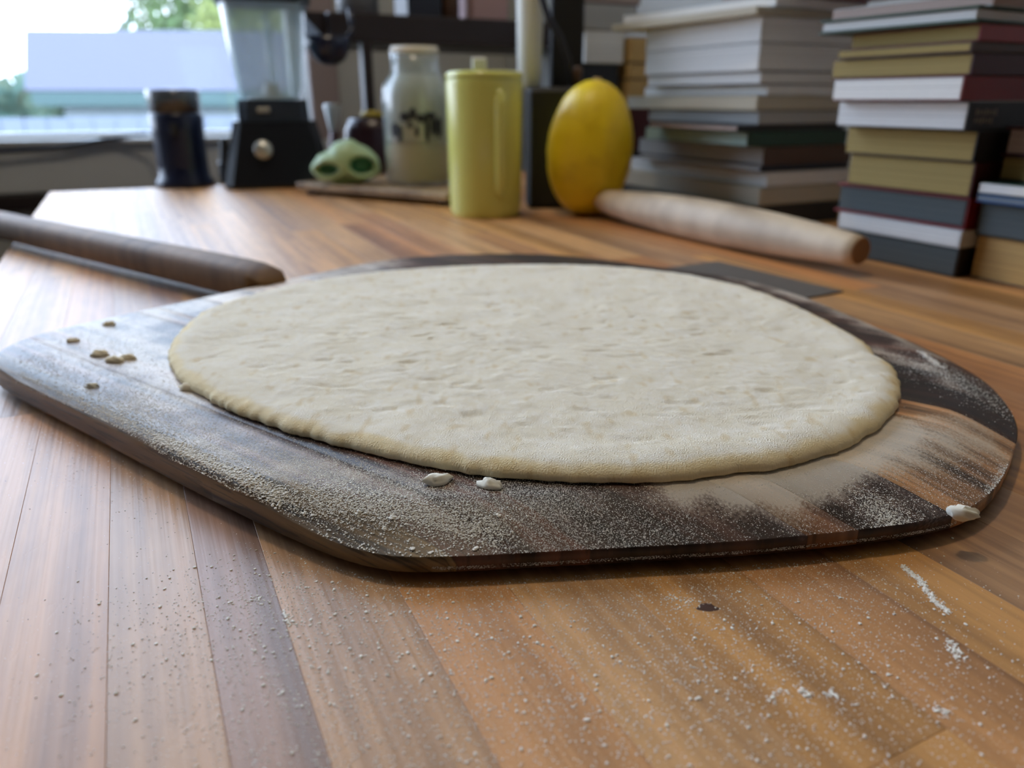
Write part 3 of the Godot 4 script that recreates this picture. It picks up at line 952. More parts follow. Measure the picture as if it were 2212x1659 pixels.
	# crumbs of dough, each a thing of its own
	for q in [[216, 768, 0.0042, "tan", "flat tan dough crumb, leftmost of three in a row on the peel's left part"], [246, 781, 0.0042, "tan", "flat tan dough crumb, middle one of three in a row on the peel's left part"], [277, 775, 0.0038, "tan", "flat tan dough crumb, rightmost of three in a row on the peel's left part"],
		[158, 738, 0.0030, "tan", "small tan dough crumb near the peel's far left corner, left of the larger ones"], [236, 702, 0.0036, "tan", "tan dough crumb at the peel's back edge, farthest from the lens"], [200, 836, 0.0028, "white", "pale dough crumb on the thick flour nearest the peel's left edge"],
		[412, 841, 0.0046, "tan", "tan dough crumb lying right against the left rim of the dough"], [945, 1042, 0.0046, "white", "long white flour lump on the peel in front of the dough, left of two"], [1058, 1051, 0.0040, "white", "round white flour lump on the peel in front of the dough, right of two"], [2080, 1112, 0.0046, "white", "curled scrap of white dough stuck on the peel's right front rim"]]:
		var p := at(q[0], q[1], TOP)
		var sq := st_of(p)
		var y := top_at(sq.x, sq.y, rim(sq.x, sq.y))
		p = at(q[0], q[1], y)
		var o := obj("dough_crumb", crumb_mesh(int(q[0]), q[2]), M["crumb_" + q[3]])
		o.position = Vector3(p.x, y + q[2] * 0.16, p.z)
		o.rotation.y = rng.randf_range(-0.5, 0.5)
		tag(o, q[4], "crumb", "crumbs on the peel")

func crumb_mesh(sd: int, s: float) -> ArrayMesh:
	var n := noise(1.1, sd, 2)
	var st := begin(false)
	var P := func(i: int, j: int):
		var th := TAU * i / 18; var ph := PI * j / 10 - PI / 2
		var v := Vector3(cos(th) * cos(ph), sin(ph), sin(th) * cos(ph))
		return v * (1.0 + 0.45 * n.get_noise_3d(v.x, v.y, v.z)) * Vector3(1.0, 0.5, 0.62) * s * 1.15
	for i in 18:
		for j in 10:
			var a = P.call(i, j); var b = P.call(i + 1, j); var c = P.call(i + 1, j + 1); var d = P.call(i, j + 1)
			if j > 0: tri_ccw(st, a, c, b)
			if j < 9: tri_ccw(st, a, d, c)
	return done(st)

var grid_h := {}
func node_h(x: int, y: int) -> float:       # the peel's height at a node of a 2 mm grid, worked out once
	var k := Vector2i(x, y)
	if not grid_h.has(k): grid_h[k] = top_at(x / 500.0, y / 500.0, rim(x / 500.0, y / 500.0))
	return grid_h[k]

func peel_top(sq: Vector2) -> float:
	if not Geometry2D.is_point_in_polygon(sq, outline): return -1.0
	var g := sq * 500.0
	var x := floori(g.x); var y := floori(g.y)
	var f := g - Vector2(x, y)
	return lerpf(lerpf(node_h(x, y), node_h(x + 1, y), f.x), lerpf(node_h(x, y + 1), node_h(x + 1, y + 1), f.x), f.y)

func line_of(out: Array, q: Array, on_peel: bool):
	var y := TOP if on_peel else 0.0
	var pts := []
	for p in q[0]: pts.append(at(p.x, p.y, y))
	var lens := []
	var total := 0.0
	for i in pts.size() - 1:
		lens.append(pts[i].distance_to(pts[i + 1])); total += lens[-1]
	for k in int(q[2]):
		var d := rng.randf() * total
		var i := 0
		while i < lens.size() - 1 and d > lens[i]:
			d -= lens[i]; i += 1
		var p: Vector3 = pts[i].lerp(pts[i + 1], d / lens[i])
		p.x += rng.randfn() * q[1]
		p.z += rng.randfn() * q[1]
		var s := lerpf(q[3], q[4], pow(rng.randf(), 3.0))
		if on_peel:
			var sq := st_of(p)
			var h := peel_top(sq)
			if h < 0.0: continue
			p.y = h
		elif Geometry2D.is_point_in_polygon(st_of(p), outline): continue
		out.append(speck(p, s))

# ------------------------------------------------------------------ tools on the worktop
func tools():
	# pale tapered rolling pin
	var a := Vector3(0.124, 0.0, -1.072); var b := Vector3(0.322, 0.0, -0.700)
	var o := thing("rolling_pin", "pale tapered wooden rolling pin lying in front of the book stacks", "rolling pin", (a + b) / 2)
	var d := (b - a).normalized(); var L := a.distance_to(b)
	var rmax := 0.0240
	var pts := []; var rr := []
	for k in 41:
		var t := k / 40.0 * 2.0 - 1.0
		pts.append(d * (t * L / 2.0) + Vector3(0, rmax, 0))
		rr.append(rmax * (1.0 - 0.42 * pow(absf(t), 2.0)) if absf(t) < 0.999 else rmax * 0.54)
	var st := begin(false)
	tube(st, pts, rr, 32)
	obj("body", done(st), M.pale_wood, o)
	var es := begin()
	var ring := []
	for e in [[0, -1.0], [40, 1.0]]:
		tube(es, [pts[e[0]] + d * e[1] * 0.0001, pts[e[0]] + d * e[1] * 0.0012], [rr[e[0]] * 0.97, rr[e[0]] * 0.93], 32)
	obj("end_grain", done(es), M.end_grain, o)
	# bench scraper: a plain steel blade, half hidden behind the peel
	var x := Vector3(-0.496, 0, -0.868); var z := Vector3(-0.868, 0, 0.496)
	var near := Vector3(0.284, 0, -0.637)
	var bs := thing("bench_scraper", "dark steel dough scraper blade lying flat between peel and rolling pin", "dough scraper", near)
	var bb := Basis(x, Vector3.UP, -z) if x.cross(Vector3.UP).dot(-z) > 0 else Basis(x, Vector3.UP, z)
	bs.basis = bb
	var side := 1.0 if bb.z.dot(z) > 0 else -1.0
	obj("blade", box(Vector3(0.150, 0.0014, 0.070), 0.0004, Vector3(0.075, 0.0008, side * 0.035)), M.steel, bs)

# ------------------------------------------------------------------ things at the far end
func counter_things():
	# cutting board on little feet
	var fd := Vector3(0.8514, 0, 0.5245)      # along its front edge, to the right and towards us
	var bd := Vector3(0.5245, 0, -0.8514)     # away from us
	var p0 := Vector3(-0.376, 0, -1.356)
	var bl := thing("cutting_board", "low wooden cutting board on feet under the jar and green ornament", "cutting board", p0)
	bl.basis = Basis(fd, Vector3.UP, -bd)
	obj("board", box(Vector3(0.325, 0.012, 0.20), 0.002, Vector3(0.1625, 0.0145, -0.10)), M.board_wood, bl)
	for q in [[0.02, -0.025], [0.305, -0.025], [0.02, -0.175], [0.305, -0.175]]:
		obj("foot", box(Vector3(0.02, 0.0085, 0.02), 0.001, Vector3(q[0], 0.00425, q[1])), M.black_soft, bl)
	var BT := 0.0207
	grinder(); blender_appliance(); jar(BT); pitcher(); melon(); ornament(BT); column()
	# dark jar and slim bottle behind the ornament
	var rj := thing("dark_jar", "dark maroon lidded jar standing behind the green ornament", "jar", Vector3(-0.272, 0, -1.575))
	obj("body", lathe([Vector2(0, 0), Vector2(0.054, 0), Vector2(0.058, 0.004), Vector2(0.060, 0.05), Vector2(0.056, 0.10), Vector2(0.048, 0.118), Vector2(0.042, 0.122), Vector2(0, 0.122)]), mat("maroon_glaze", c8(40, 20, 30), 0.3), rj)
	obj("lid", lathe([Vector2(0, 0.1222), Vector2(0.022, 0.1222), Vector2(0.024, 0.126), Vector2(0.022, 0.133), Vector2(0, 0.135)]), mat("mustard", c8(170, 150, 50), 0.5), rj)
	var sb := thing("slim_bottle", "slim rosy bottle with a white tapered cap beside the blender", "bottle", Vector3(-0.366, 0, -1.645))
	obj("body", lathe([Vector2(0, 0), Vector2(0.012, 0), Vector2(0.014, 0.003), Vector2(0.014, 0.06), Vector2(0.009, 0.088), Vector2(0.008, 0.094), Vector2(0, 0.094)], 28), mat("rosy", c8(120, 92, 96), 0.4), sb)
	obj("cap", lathe([Vector2(0, 0.0942), Vector2(0.009, 0.0942), Vector2(0.010, 0.10), Vector2(0.0175, 0.142), Vector2(0.0165, 0.146), Vector2(0, 0.147)], 28), M.white_plastic, sb)
	# dark wooden shelf unit over the far end
	var sh := thing("shelf_unit", "dark wooden shelf on posts over the far end of the worktop", "shelf", Vector3.ZERO, TURN)
	obj("board", box(Vector3(0.62, 0.052, 0.30), 0.003, Vector3(0.70, 0.288, -1.76)), M.dark_wood, sh)
	for q in [[0.462, -1.62], [0.98, -1.62]]:
		obj("post", box(Vector3(0.020, 0.2618, 0.03), 0.002, Vector3(q[0], 0.131, q[1])), M.dark_wood, sh)
	var be := begin()
	var w := [Vector3(0.39, 0.262, -1.63), Vector3(0.39, 0.314, -1.63), Vector3(0.34, 0.314, -1.63)]
	var c := Vector3(0.375, 0.295, -1.70)
	tri_o(be, w[0], w[1], w[2], c); tri_o(be, w[0] + Vector3(0, 0, -0.14), w[1] + Vector3(0, 0, -0.14), w[2] + Vector3(0, 0, -0.14), c)
	for k in 3: quad_o(be, w[k], w[(k + 1) % 3], w[(k + 1) % 3] + Vector3(0, 0, -0.14), w[k] + Vector3(0, 0, -0.14), c)
	obj("end_bracket", done(be), M.dark_wood, sh)
	# round dark pot hanging from the bracket
	var hp := thing("hanging_pot", "small round bottomed dark blue pot hanging beside the blender jar", "pot", tb(1.545, 0.372, 0.215))
	obj("bowl", lathe([Vector2(0, 0), Vector2(0.012, 0.001), Vector2(0.024, 0.007), Vector2(0.033, 0.018), Vector2(0.038, 0.033), Vector2(0.040, 0.050), Vector2(0.0385, 0.050), Vector2(0.036, 0.033), Vector2(0.031, 0.020), Vector2(0.0, 0.004)]), M.navy_plastic, hp)
	var hs := begin(false)
	tube(hs, [Vector3(0.037, 0.048, 0), Vector3(0.043, 0.058, -0.004), Vector3(0.043, 0.072, -0.010), Vector3(0.04, 0.098, -0.014)], [0.005, 0.005, 0.005, 0.005], 10)
	obj("handle", done(hs), M.navy_plastic, hp)
	# things on the shelf, only their feet in the picture
	for q in [[0.475, 0.085, 0.09, "canister", "grey", "grey canister at the left end of the shelf", "cover_grey"], [0.605, 0.075, 0.10, "storage_box", "navy", "dark navy box in the middle of the shelf", "cover_navy"], [0.676, 0.045, 0.09, "canister", "tan", "small brown canister between the navy and the rosy box on the shelf", "cover_brown"], [0.755, 0.085, 0.10, "storage_box", "rosy", "dusty rose box at the right of the shelf", "rosebox"]]:
		if q[6] == "rosebox": mat("rosebox", c8(170, 140, 142), 0.6)
		var t := thing(q[3], q[5], "canister" if q[3] == "canister" else "box", tb(1.70, q[0], 0.3142), TURN)
		if q[3] == "canister":
			obj("body", lathe([Vector2(0, 0), Vector2(q[1] / 2 - 0.003, 0), Vector2(q[1] / 2, 0.004), Vector2(q[1] / 2, q[2]), Vector2(0, q[2])]), M[q[6]], t)
			obj("lid", lathe([Vector2(0, q[2] + 0.0002), Vector2(q[1] / 2 + 0.002, q[2] + 0.0002), Vector2(q[1] / 2 + 0.002, q[2] + 0.012), Vector2(q[1] / 2 - 0.004, q[2] + 0.016), Vector2(0, q[2] + 0.016)]), M.silver, t)
		else:
			obj("body", box(Vector3(q[1], q[2], 0.09), 0.003, Vector3(0, q[2] / 2, 0)), M[q[6]], t)
			obj("lid", box(Vector3(q[1] + 0.004, 0.02, 0.094), 0.003, Vector3(0, q[2] + 0.0102, 0)), M[q[6]], t)
	# cord of the grinder, running off to the left along the wall under the window
	var cs := begin(false)
	var cp := [tb(2.105, -0.40, 0.028), tb(2.11, -0.28, 0.042), tb(2.11, -0.12, 0.055), tb(2.11, -0.02, 0.070), tb(2.08, 0.05, 0.080), tb(1.90, 0.11, 0.06), tb(1.72, 0.095, 0.040), tb(1.655, 0.085, 0.034)]
	var cr := []
	for k in cp.size(): cr.append(0.004)
	var curve := Curve3D.new()
	for k in cp.size():
		var tn: Vector3 = (cp[mini(k + 1, cp.size() - 1)] - cp[maxi(k - 1, 0)]) / 6.0
		curve.add_point(cp[k], -tn, tn)
	var fp := []; var fr := []
	for k in 60:
		fp.append(curve.sample_baked(curve.get_baked_length() * k / 59.0)); fr.append(0.0042)
	tube(cs, fp, fr, 8)
	var gr := get_node("coffee_grinder")
	var cord := obj("power_cord", done(cs), M.cord, gr)
	cord.position = -gr.position

func grinder():
	var o := thing("coffee_grinder", "dark cylindrical coffee grinder with smoky clear lid left of the blender", "coffee grinder", Vector3(-0.622, 0, -1.490))
	obj("body", lathe([Vector2(0, 0), Vector2(0.050, 0), Vector2(0.053, 0.003), Vector2(0.053, 0.010), Vector2(0.046, 0.018), Vector2(0.045, 0.04), Vector2(0.0455, 0.10), Vector2(0.047, 0.128), Vector2(0.044, 0.132), Vector2(0, 0.132)]), M.navy_plastic, o)
	obj("lid", lathe([Vector2(0.0435, 0.1322), Vector2(0.0455, 0.134), Vector2(0.0465, 0.168), Vector2(0.045, 0.172), Vector2(0, 0.174), Vector2(0, 0.1715), Vector2(0.043, 0.169), Vector2(0.0430, 0.1322)]), M.smoked, o)
	obj("beans", lathe([Vector2(0, 0.1324), Vector2(0.036, 0.1324), Vector2(0.037, 0.142), Vector2(0.022, 0.152), Vector2(0, 0.156)], 24), mat("beans", c8(150, 116, 84), 0.7), o)
	obj("button", box(Vector3(0.014, 0.02, 0.008), 0.002, Vector3(0.012, 0.105, 0.0455)), M.black_soft, o.get_node("body"))
	# small black plug lying by it
	var p := thing("power_plug", "small black upright plug between grinder and blender", "plug", Vector3(-0.565, 0, -1.56))
	obj("body", lathe([Vector2(0, 0), Vector2(0.016, 0), Vector2(0.017, 0.02), Vector2(0.012, 0.05), Vector2(0.008, 0.078), Vector2(0.006, 0.084), Vector2(0, 0.085)], 20), M.black_soft, p)
	obj("collar", lathe([Vector2(0.0145, 0.034), Vector2(0.0165, 0.034), Vector2(0.0160, 0.040), Vector2(0.0138, 0.040)], 20), M.black_plastic, p)

func blender_appliance():
	var o := thing("blender", "black blender with clear tall jar and round silver knob", "blender", Vector3(-0.452, 0, -1.528), 0.30)
	var st := begin()
	frustum(st, Vector2(0.100, 0.084), Vector2(0.074, 0.062), 0.006, 0.118, Vector2(0, 0), 0.014)
	frustum(st, Vector2(0.096, 0.080), Vector2(0.100, 0.084), 0.0, 0.0062, Vector2(0, 0), 0.014)
	obj("base", done(st), M.black_plastic, o)
	var cst := begin()
	frustum(cst, Vector2(0.064, 0.057), Vector2(0.062, 0.055), 0.1182, 0.155, Vector2(0, 0), 0.016)
	obj("collar", done(cst), mat("collar_plastic", c8(40, 50, 66), 0.35), o)
	obj("badge", box(Vector3(0.022, 0.008, 0.003), 0.001, Vector3(-0.018, 0.137, 0.0575)), M.silver, o.get_node("collar"))
	var kn := obj("knob", lathe([Vector2(0, 0), Vector2(0.0165, 0), Vector2(0.0165, 0.010), Vector2(0.0145, 0.013), Vector2(0, 0.013)], 32), M.silver, o.get_node("base"))
	kn.position = Vector3(-0.026, 0.068, 0.0720)
	kn.rotation.x = PI / 2 - 0.19
	# jar: eight-sided clear wall with a handle at the right
	var js := begin(false)
	var prof := [[0.058, 0.156], [0.060, 0.17], [0.064, 0.20], [0.070, 0.26], [0.075, 0.32], [0.079, 0.372]]
	var ring := func(r: float, y: float):
		var out := []
		for k in 32:
			var th := TAU * k / 32
			var e := 0.62
			out.append(Vector3(signf(cos(th)) * pow(absf(cos(th)), e) * r, y, signf(sin(th)) * pow(absf(sin(th)), e) * r * 0.92))
		return out
	for w in [0.0, -0.004]:
		for i in prof.size() - 1:
			var lo = ring.call(prof[i][0] + w, prof[i][1]); var hi = ring.call(prof[i + 1][0] + w, prof[i + 1][1])
			for k in 32:
				var cc := Vector3(0, lo[0].y, 0)
				if w == 0.0: quad_o(js, lo[k], lo[(k + 1) % 32], hi[(k + 1) % 32], hi[k], cc)
				else: quad(js, lo[k], lo[(k + 1) % 32], hi[(k + 1) % 32], hi[k])
	obj("jar", done(js), M.clear, o)
	obj("blade_hub", lathe([Vector2(0, 0.1552), Vector2(0.046, 0.1552), Vector2(0.046, 0.160), Vector2(0.016, 0.164), Vector2(0.012, 0.182), Vector2(0, 0.184)], 24), M.silver, o)
	var bs := begin()
	for k in 4:
		var th := TAU * k / 4 + 0.4
		var d := Vector3(cos(th), 0.25 if k % 2 else -0.1, sin(th)); var s := Vector3(-sin(th), 0, cos(th))
		var p := Vector3(0, 0.178, 0)
		rbox(bs, Vector3(0.030, 0.0016, 0.008), 0.0004, Transform3D(Basis(d.normalized(), s.cross(d).normalized() * -1.0, s), p + d * 0.020))
	obj("blade", done(bs), M.silver, o)
	var hs := begin(false)
	tube(hs, [Vector3(0.006, 0.185, -0.056), Vector3(0.006, 0.195, -0.082), Vector3(0.006, 0.235, -0.094), Vector3(0.006, 0.29, -0.098), Vector3(0.006, 0.305, -0.090), Vector3(0.006, 0.310, -0.068)], [0.007, 0.008, 0.008, 0.008, 0.008, 0.007], 14)
	obj("jar_handle", done(hs), M.clear, o)
	var ls := begin()
	frustum(ls, Vector2(0.081, 0.076), Vector2(0.080, 0.075), 0.314, 0.40, Vector2.ZERO, 0.024)
	obj("lid", done(ls), M.black_plastic, o)

func jar(BT: float):
	var o := thing("glass_jar", "big glass storage jar with black lettering, half full, standing on cutting board", "jar", Vector3(-0.158, BT, -1.338))
	var r := 0.056
	obj("glass", lathe([Vector2(0, 0), Vector2(r * 0.9, 0), Vector2(r, 0.006), Vector2(r, 0.138), Vector2(r * 0.95, 0.156), Vector2(r * 0.74, 0.174), Vector2(r * 0.70, 0.180), Vector2(r * 0.70, 0.204), Vector2(r * 0.66, 0.204), Vector2(r * 0.66, 0.18), Vector2(r * 0.70, 0.173), Vector2(r * 0.91, 0.154), Vector2(r * 0.955, 0.138), Vector2(r * 0.955, 0.008), Vector2(0, 0.006)], 64), M.jar_glass, o)
	obj("filling", lathe([Vector2(0, 0.0065), Vector2(r * 0.93, 0.0065), Vector2(r * 0.945, 0.012), Vector2(r * 0.945, 0.062), Vector2(r * 0.5, 0.070), Vector2(0, 0.066)], 48), M.flour_tan, o)
	obj("paper_liner", lathe([Vector2(r * 0.92, 0.0705), Vector2(r * 0.945, 0.072), Vector2(r * 0.945, 0.137), Vector2(r * 0.90, 0.152), Vector2(r * 0.68, 0.172), Vector2(r * 0.67, 0.172), Vector2(r * 0.89, 0.151), Vector2(r * 0.935, 0.136), Vector2(r * 0.935, 0.072)], 48), mat("liner", c8(170, 176, 172), 0.7), o)
	# stopper, shorter on the right where the rim dips
	obj("stopper", lathe([Vector2(0, 0.2042), Vector2(r * 0.70, 0.2042), Vector2(r * 0.71, 0.208), Vector2(r * 0.66, 0.214), Vector2(0, 0.216)], 40), mat("stopper", c8(226, 220, 206), 0.6), o)
	# lettering round the belly: hand-painted strokes too blurred to read
	var st := begin()
	var strokes := [[-0.62, 0.100, 0.16, 0.016], [-0.46, 0.094, 0.10, 0.020], [-0.30, 0.120, 0.22, 0.010], [-0.10, 0.125, 0.14, 0.012], [-0.02, 0.098, 0.08, 0.012], [0.10, 0.118, 0.20, 0.009], [0.24, 0.104, 0.10, 0.034], [0.42, 0.106, 0.14, 0.020], [0.58, 0.104, 0.14, 0.022], [-0.18, 0.108, 0.10, 0.007], [0.34, 0.122, 0.22, 0.007]]
	for q in strokes:
		var a0: float = q[0] * 1.15 - q[2] * 0.7; var n := 6
		for k in n:
			var t0: float = PI / 2 - (a0 + q[2] * 1.4 * k / n) - 0.12; var t1: float = PI / 2 - (a0 + q[2] * 1.4 * (k + 1) / n) - 0.12
			var h0: float = q[3] * 0.72 * (0.5 + 0.5 * sin(PI * (k + 0.5) / n))
			var R := r + 0.0004
			quad(st, Vector3(cos(t0) * R, q[1] - 0.012 - h0, sin(t0) * R), Vector3(cos(t1) * R, q[1] - 0.012 - h0, sin(t1) * R), Vector3(cos(t1) * R, q[1] - 0.012 + h0, sin(t1) * R), Vector3(cos(t0) * R, q[1] - 0.012 + h0, sin(t0) * R))
	obj("lettering", done(st), M.lettering, o.get_node("glass"))

func pitcher():
	var o := thing("pitcher", "tall yellow green plastic pitcher with white push button in its lid", "pitcher", Vector3(-0.038, 0, -1.110))
	obj("body", lathe([Vector2(0, 0), Vector2(0.046, 0), Vector2(0.049, 0.003), Vector2(0.0505, 0.012), Vector2(0.0515, 0.10), Vector2(0.0525, 0.176), Vector2(0.0520, 0.181), Vector2(0.0495, 0.1815), Vector2(0.0, 0.1815)], 64), M.pitcher, o)
	obj("lid", lathe([Vector2(0, 0.1818), Vector2(0.0525, 0.1818), Vector2(0.0530, 0.184), Vector2(0.0515, 0.1885), Vector2(0.047, 0.1905), Vector2(0, 0.1915)], 64), M.pitcher, o)
	obj("push_button", box(Vector3(0.020, 0.016, 0.014), 0.002, Vector3(-0.006, 0.1998, 0.0)), M.white_plastic, o.get_node("lid"))
	# grip moulded down the near right side
	var st := begin(false)
	var th := 1.12
	var dir := Vector3(cos(th), 0, sin(th))
	var pts := []; var rr := []
	for q in [[0.0490, 0.166, 0.006], [0.0520, 0.160, 0.0080], [0.0535, 0.148, 0.0092], [0.0540, 0.11, 0.0095], [0.0535, 0.07, 0.0095], [0.0525, 0.046, 0.009], [0.0505, 0.036, 0.0075], [0.0470, 0.032, 0.006]]:
		pts.append(dir * q[0] + Vector3(0, q[1], 0)); rr.append(q[2])
	tube(st, pts, rr, 18)
	obj("handle", done(st), M.pitcher, o)

func melon():
	var o := thing("melon", "bright yellow oval melon standing on end beside the books", "melon", Vector3(0.109, 0.0, -1.108))
	var st := begin(false)
	var n := noise(3.0, 91, 2)
	var R := 0.0595; var Hh := 0.0895
	var axis := Basis(Vector3(0, 0, 1), -0.075)
	var P := func(i: int, j: int):
		var th := TAU * i / 64; var ph := PI * j / 40 - PI / 2
		var cr := pow(maxf(cos(ph), 0.0), 0.88)
		var v := Vector3(cos(th) * cr, sin(ph), sin(th) * cr)
		var wob := 1.0 + 0.018 * cos(th * 9.0 + 1.0) * cos(ph) * 0.5 + 0.02 * n.get_noise_3d(v.x, v.y, v.z)
		var egg := 1.0 - 0.02 * v.y
		return axis * Vector3(v.x * R * wob * egg, v.y * Hh * (1.0 + (0.01 if v.y > 0.97 else 0.0)), v.z * R * wob * egg) + Vector3(0.0, Hh + 0.0002, 0)
	for i in 64:
		for j in 40:
			var a = P.call(i, j); var b = P.call(i + 1, j); var c = P.call(i + 1, j + 1); var d = P.call(i, j + 1)
			if j > 0: tri_ccw(st, a, c, b)
			if j < 39: tri_ccw(st, a, d, c)
	var m := mat("melon_rind", c8(244, 214, 30), 0.42)
	var im := NoiseTexture2D.new()
	im.noise = noise(0.01, 93, 3)
	im.seamless = true
	var ramp := Gradient.new()
	ramp.colors = PackedColorArray([c8(236, 232, 214), c8(255, 255, 255)])
	ramp.offsets = PackedFloat32Array([0.15, 0.45])
	im.color_ramp = ramp
	m.albedo_texture = im
	m.uv1_triplanar = true
	m.uv1_scale = Vector3(4, 4, 4)
	obj("rind", done(st), m, o)
	var ss := begin(false)
	var top: Vector3 = axis * Vector3(0, Hh, 0) + Vector3(0, Hh, 0)
	tube(ss, [top - Vector3(0, 0.001, 0), top + axis * Vector3(0, 0.004, 0)], [0.007, 0.005], 14)
	obj("stem_scar", done(ss), mat("scar", c8(190, 160, 110), 0.8), o.get_node("rind"))

func ornament(BT: float):
	# pale green moulded piece with two dark hollows, like a little mask leaning back
	var o := thing("green_ornament", "pale green moulded ornament with two dark green hollows on cutting board edge", "ornament", Vector3(-0.283, BT, -1.345), 0.2)
	var knots := [[0.0, 1.0], [32.0, 0.93], [62.0, 0.92], [80.0, 1.06], [100.0, 0.96], [135.0, 0.74], [165.0, 0.90], [199.0, 1.10], [228.0, 1.10], [250.0, 0.82], [266.0, 0.62], [282.0, 0.78], [300.0, 1.04], [332.0, 1.12], [360.0, 1.0]]
	var reach := func(deg: float) -> float:
		for k in knots.size() - 1:
			if deg <= knots[k + 1][0]:
				return lerpf(knots[k][1], knots[k + 1][1], smoothstep(knots[k][0], knots[k + 1][0], deg))
		return 1.0
	var holes := [[-0.52, -0.22, 0.34, 0.28], [0.46, -0.08, 0.40, 0.44]]
	var H := func(x: float, y: float):     # height of the relief over the back plane, x and y in -1..1
		var r := Vector2(x, y).length()
		var h := 0.034 * sqrt(maxf(0.0, 1.0 - pow(minf(r, 1.0), 2.6)))
		for e in holes:
			var q := Vector2((x - e[0]) / e[2], (y - e[1]) / e[3]).length()
			h -= 0.024 * smoothstep(1.15, 0.5, q)
		return maxf(h, 0.0)
	var st := begin(false)
	var hol := begin(false)
	var N := 44
	var P := func(i: int, j: int):      # polar grid over the outline
		var th := TAU * i / N; var rr := 1.0 - float(j) / 22
		var ou: float = reach.call(fposmod(rad_to_deg(th), 360.0))
		var x := cos(th) * rr * ou; var y := sin(th) * rr * ou
		var h = H.call(x / ou, y / ou)
		return Vector3(x * 0.056, 0.034 + y * 0.036, 0.006 + h)
	for i in N:
		for j in 22:
			var a = P.call(i, j); var b = P.call(i + 1, j); var c = P.call(i + 1, j + 1); var d = P.call(i, j + 1)
			var mid: Vector3 = (a + c) / 2.0
			var dark := false
			for e in holes:
				if Vector2((mid.x / 0.056 - e[0]) / e[2], ((mid.y - 0.034) / 0.036 - e[1]) / e[3]).length() < 0.86: dark = true
			var s := hol if dark else st
			tri_ccw(s, a, b, c)
			if j < 21: tri_ccw(s, a, c, d)
	# closed back and foot
	for i in N:
		var a = P.call(i, 0); var b = P.call(i + 1, 0)
		quad(st, Vector3(a.x, a.y, -0.012), Vector3(b.x, b.y, -0.012), b, a)
		tri_ccw(st, Vector3(0, 0.034, -0.016), Vector3(b.x, b.y, -0.012), Vector3(a.x, a.y, -0.012))
	rbox(st, Vector3(0.05, 0.012, 0.022), 0.002, Transform3D(Basis(), Vector3(0, 0.006, 0.0)))
	obj("shell", done(st), mat("pale_green", c8(176, 204, 164), 0.45), o)
	obj("hollow", done(hol), mat("deep_green", c8(60, 124, 100), 0.5), o.get_node("shell"))

func column():
	# black stand mixer-like base with a pale upright column and a black cord
	var p := Vector3(0.052, 0, -1.215)
	var o := thing("hand_blender", "pale upright hand blender in a tall black stand between pitcher and melon", "hand blender", p)
	obj("stand", box(Vector3(0.085, 0.1718, 0.09), 0.006, Vector3(0.012, 0.086, 0)), M.black_soft, o)
	obj("shaft", lathe([Vector2(0, 0.1722), Vector2(0.015, 0.1722), Vector2(0.0175, 0.178), Vector2(0.019, 0.25), Vector2(0.020, 0.36), Vector2(0.017, 0.38), Vector2(0, 0.384)], 32), M.white_plastic, o)
	o.get_node("shaft").position = Vector3(-0.026, 0, 0.0)
	obj("back_plate", box(Vector3(0.05, 0.24, 0.02), 0.003, Vector3(0.030, 0.2922, -0.034)), M.black_soft, o)
	var cs := begin(false)
	tube(cs, [Vector3(-0.012, 0.330, 0.0185), Vector3(-0.010, 0.29, 0.024), Vector3(0.0, 0.262, 0.024), Vector3(0.016, 0.24, 0.02), Vector3(0.030, 0.21, 0.015), Vector3(0.036, 0.18, 0.01), Vector3(0.036, 0.172, 0.005)], [0.005, 0.005, 0.005, 0.005, 0.005, 0.005, 0.005], 10)
	obj("cord", done(cs), M.cord, o)
	obj("cap", lathe([Vector2(0, 0.1722), Vector2(0.008, 0.1722), Vector2(0.008, 0.196), Vector2(0.005, 0.200), Vector2(0, 0.201)], 20), M.cover_brown, o)
	o.get_node("cap").position = Vector3(0.044, 0, 0.01)

# ------------------------------------------------------------------ books
# a book lies flat: local x = b (to the right), local +z = towards the lens along the staves; spine "x" at its right, "z" towards the lens
func book(label: String, a0: float, len: float, b0: float, wid: float, y0: float, y1: float, pages: String, cover: String, spine := "x", twist := 0.0, hard := false, group := "") -> Node3D:
	var h := y1 - y0
	var o := thing("book", label, "book", tb(a0 + len / 2, b0 + wid / 2, y0), TURN + twist, group)
	var ct := 0.0022 if hard else 0.0007
	ct = minf(ct, h * 0.2)
	var over := 0.003 if hard else 0.0002
	var hx := wid / 2; var hz := len / 2
	# page block, a little uneven at its edges
	var px := 0.0015
	var sz := Vector3(wid - 2 * over, h - 2 * ct - 0.0004, len - 2 * over)
	var off := Vector3.ZERO
	if spine == "x": sz.x -= px; off.x = -px / 2
	else: sz.z -= px; off.z = -px / 2
	obj("page_block", box(sz, 0.0006, Vector3(0, h / 2, 0) + off), M["pages_" + pages], o)
	var parts := [box(Vector3(wid, ct, len), ct * 0.3, Vector3(0, ct / 2, 0)), box(Vector3(wid, ct, len), ct * 0.3, Vector3(0, h - ct / 2, 0))]
	obj("cover", join(parts), M["cover_" + cover], o)
	var sp: ArrayMesh
	if spine == "x": sp = box(Vector3(px, h - 2 * ct, len), 0.0004, Vector3(hx - px / 2, h / 2, 0))
	else: sp = box(Vector3(wid, h - 2 * ct, px), 0.0004, Vector3(0, h / 2, hz - px / 2))
	obj("spine", sp, M["cover_" + cover], o)
	return o

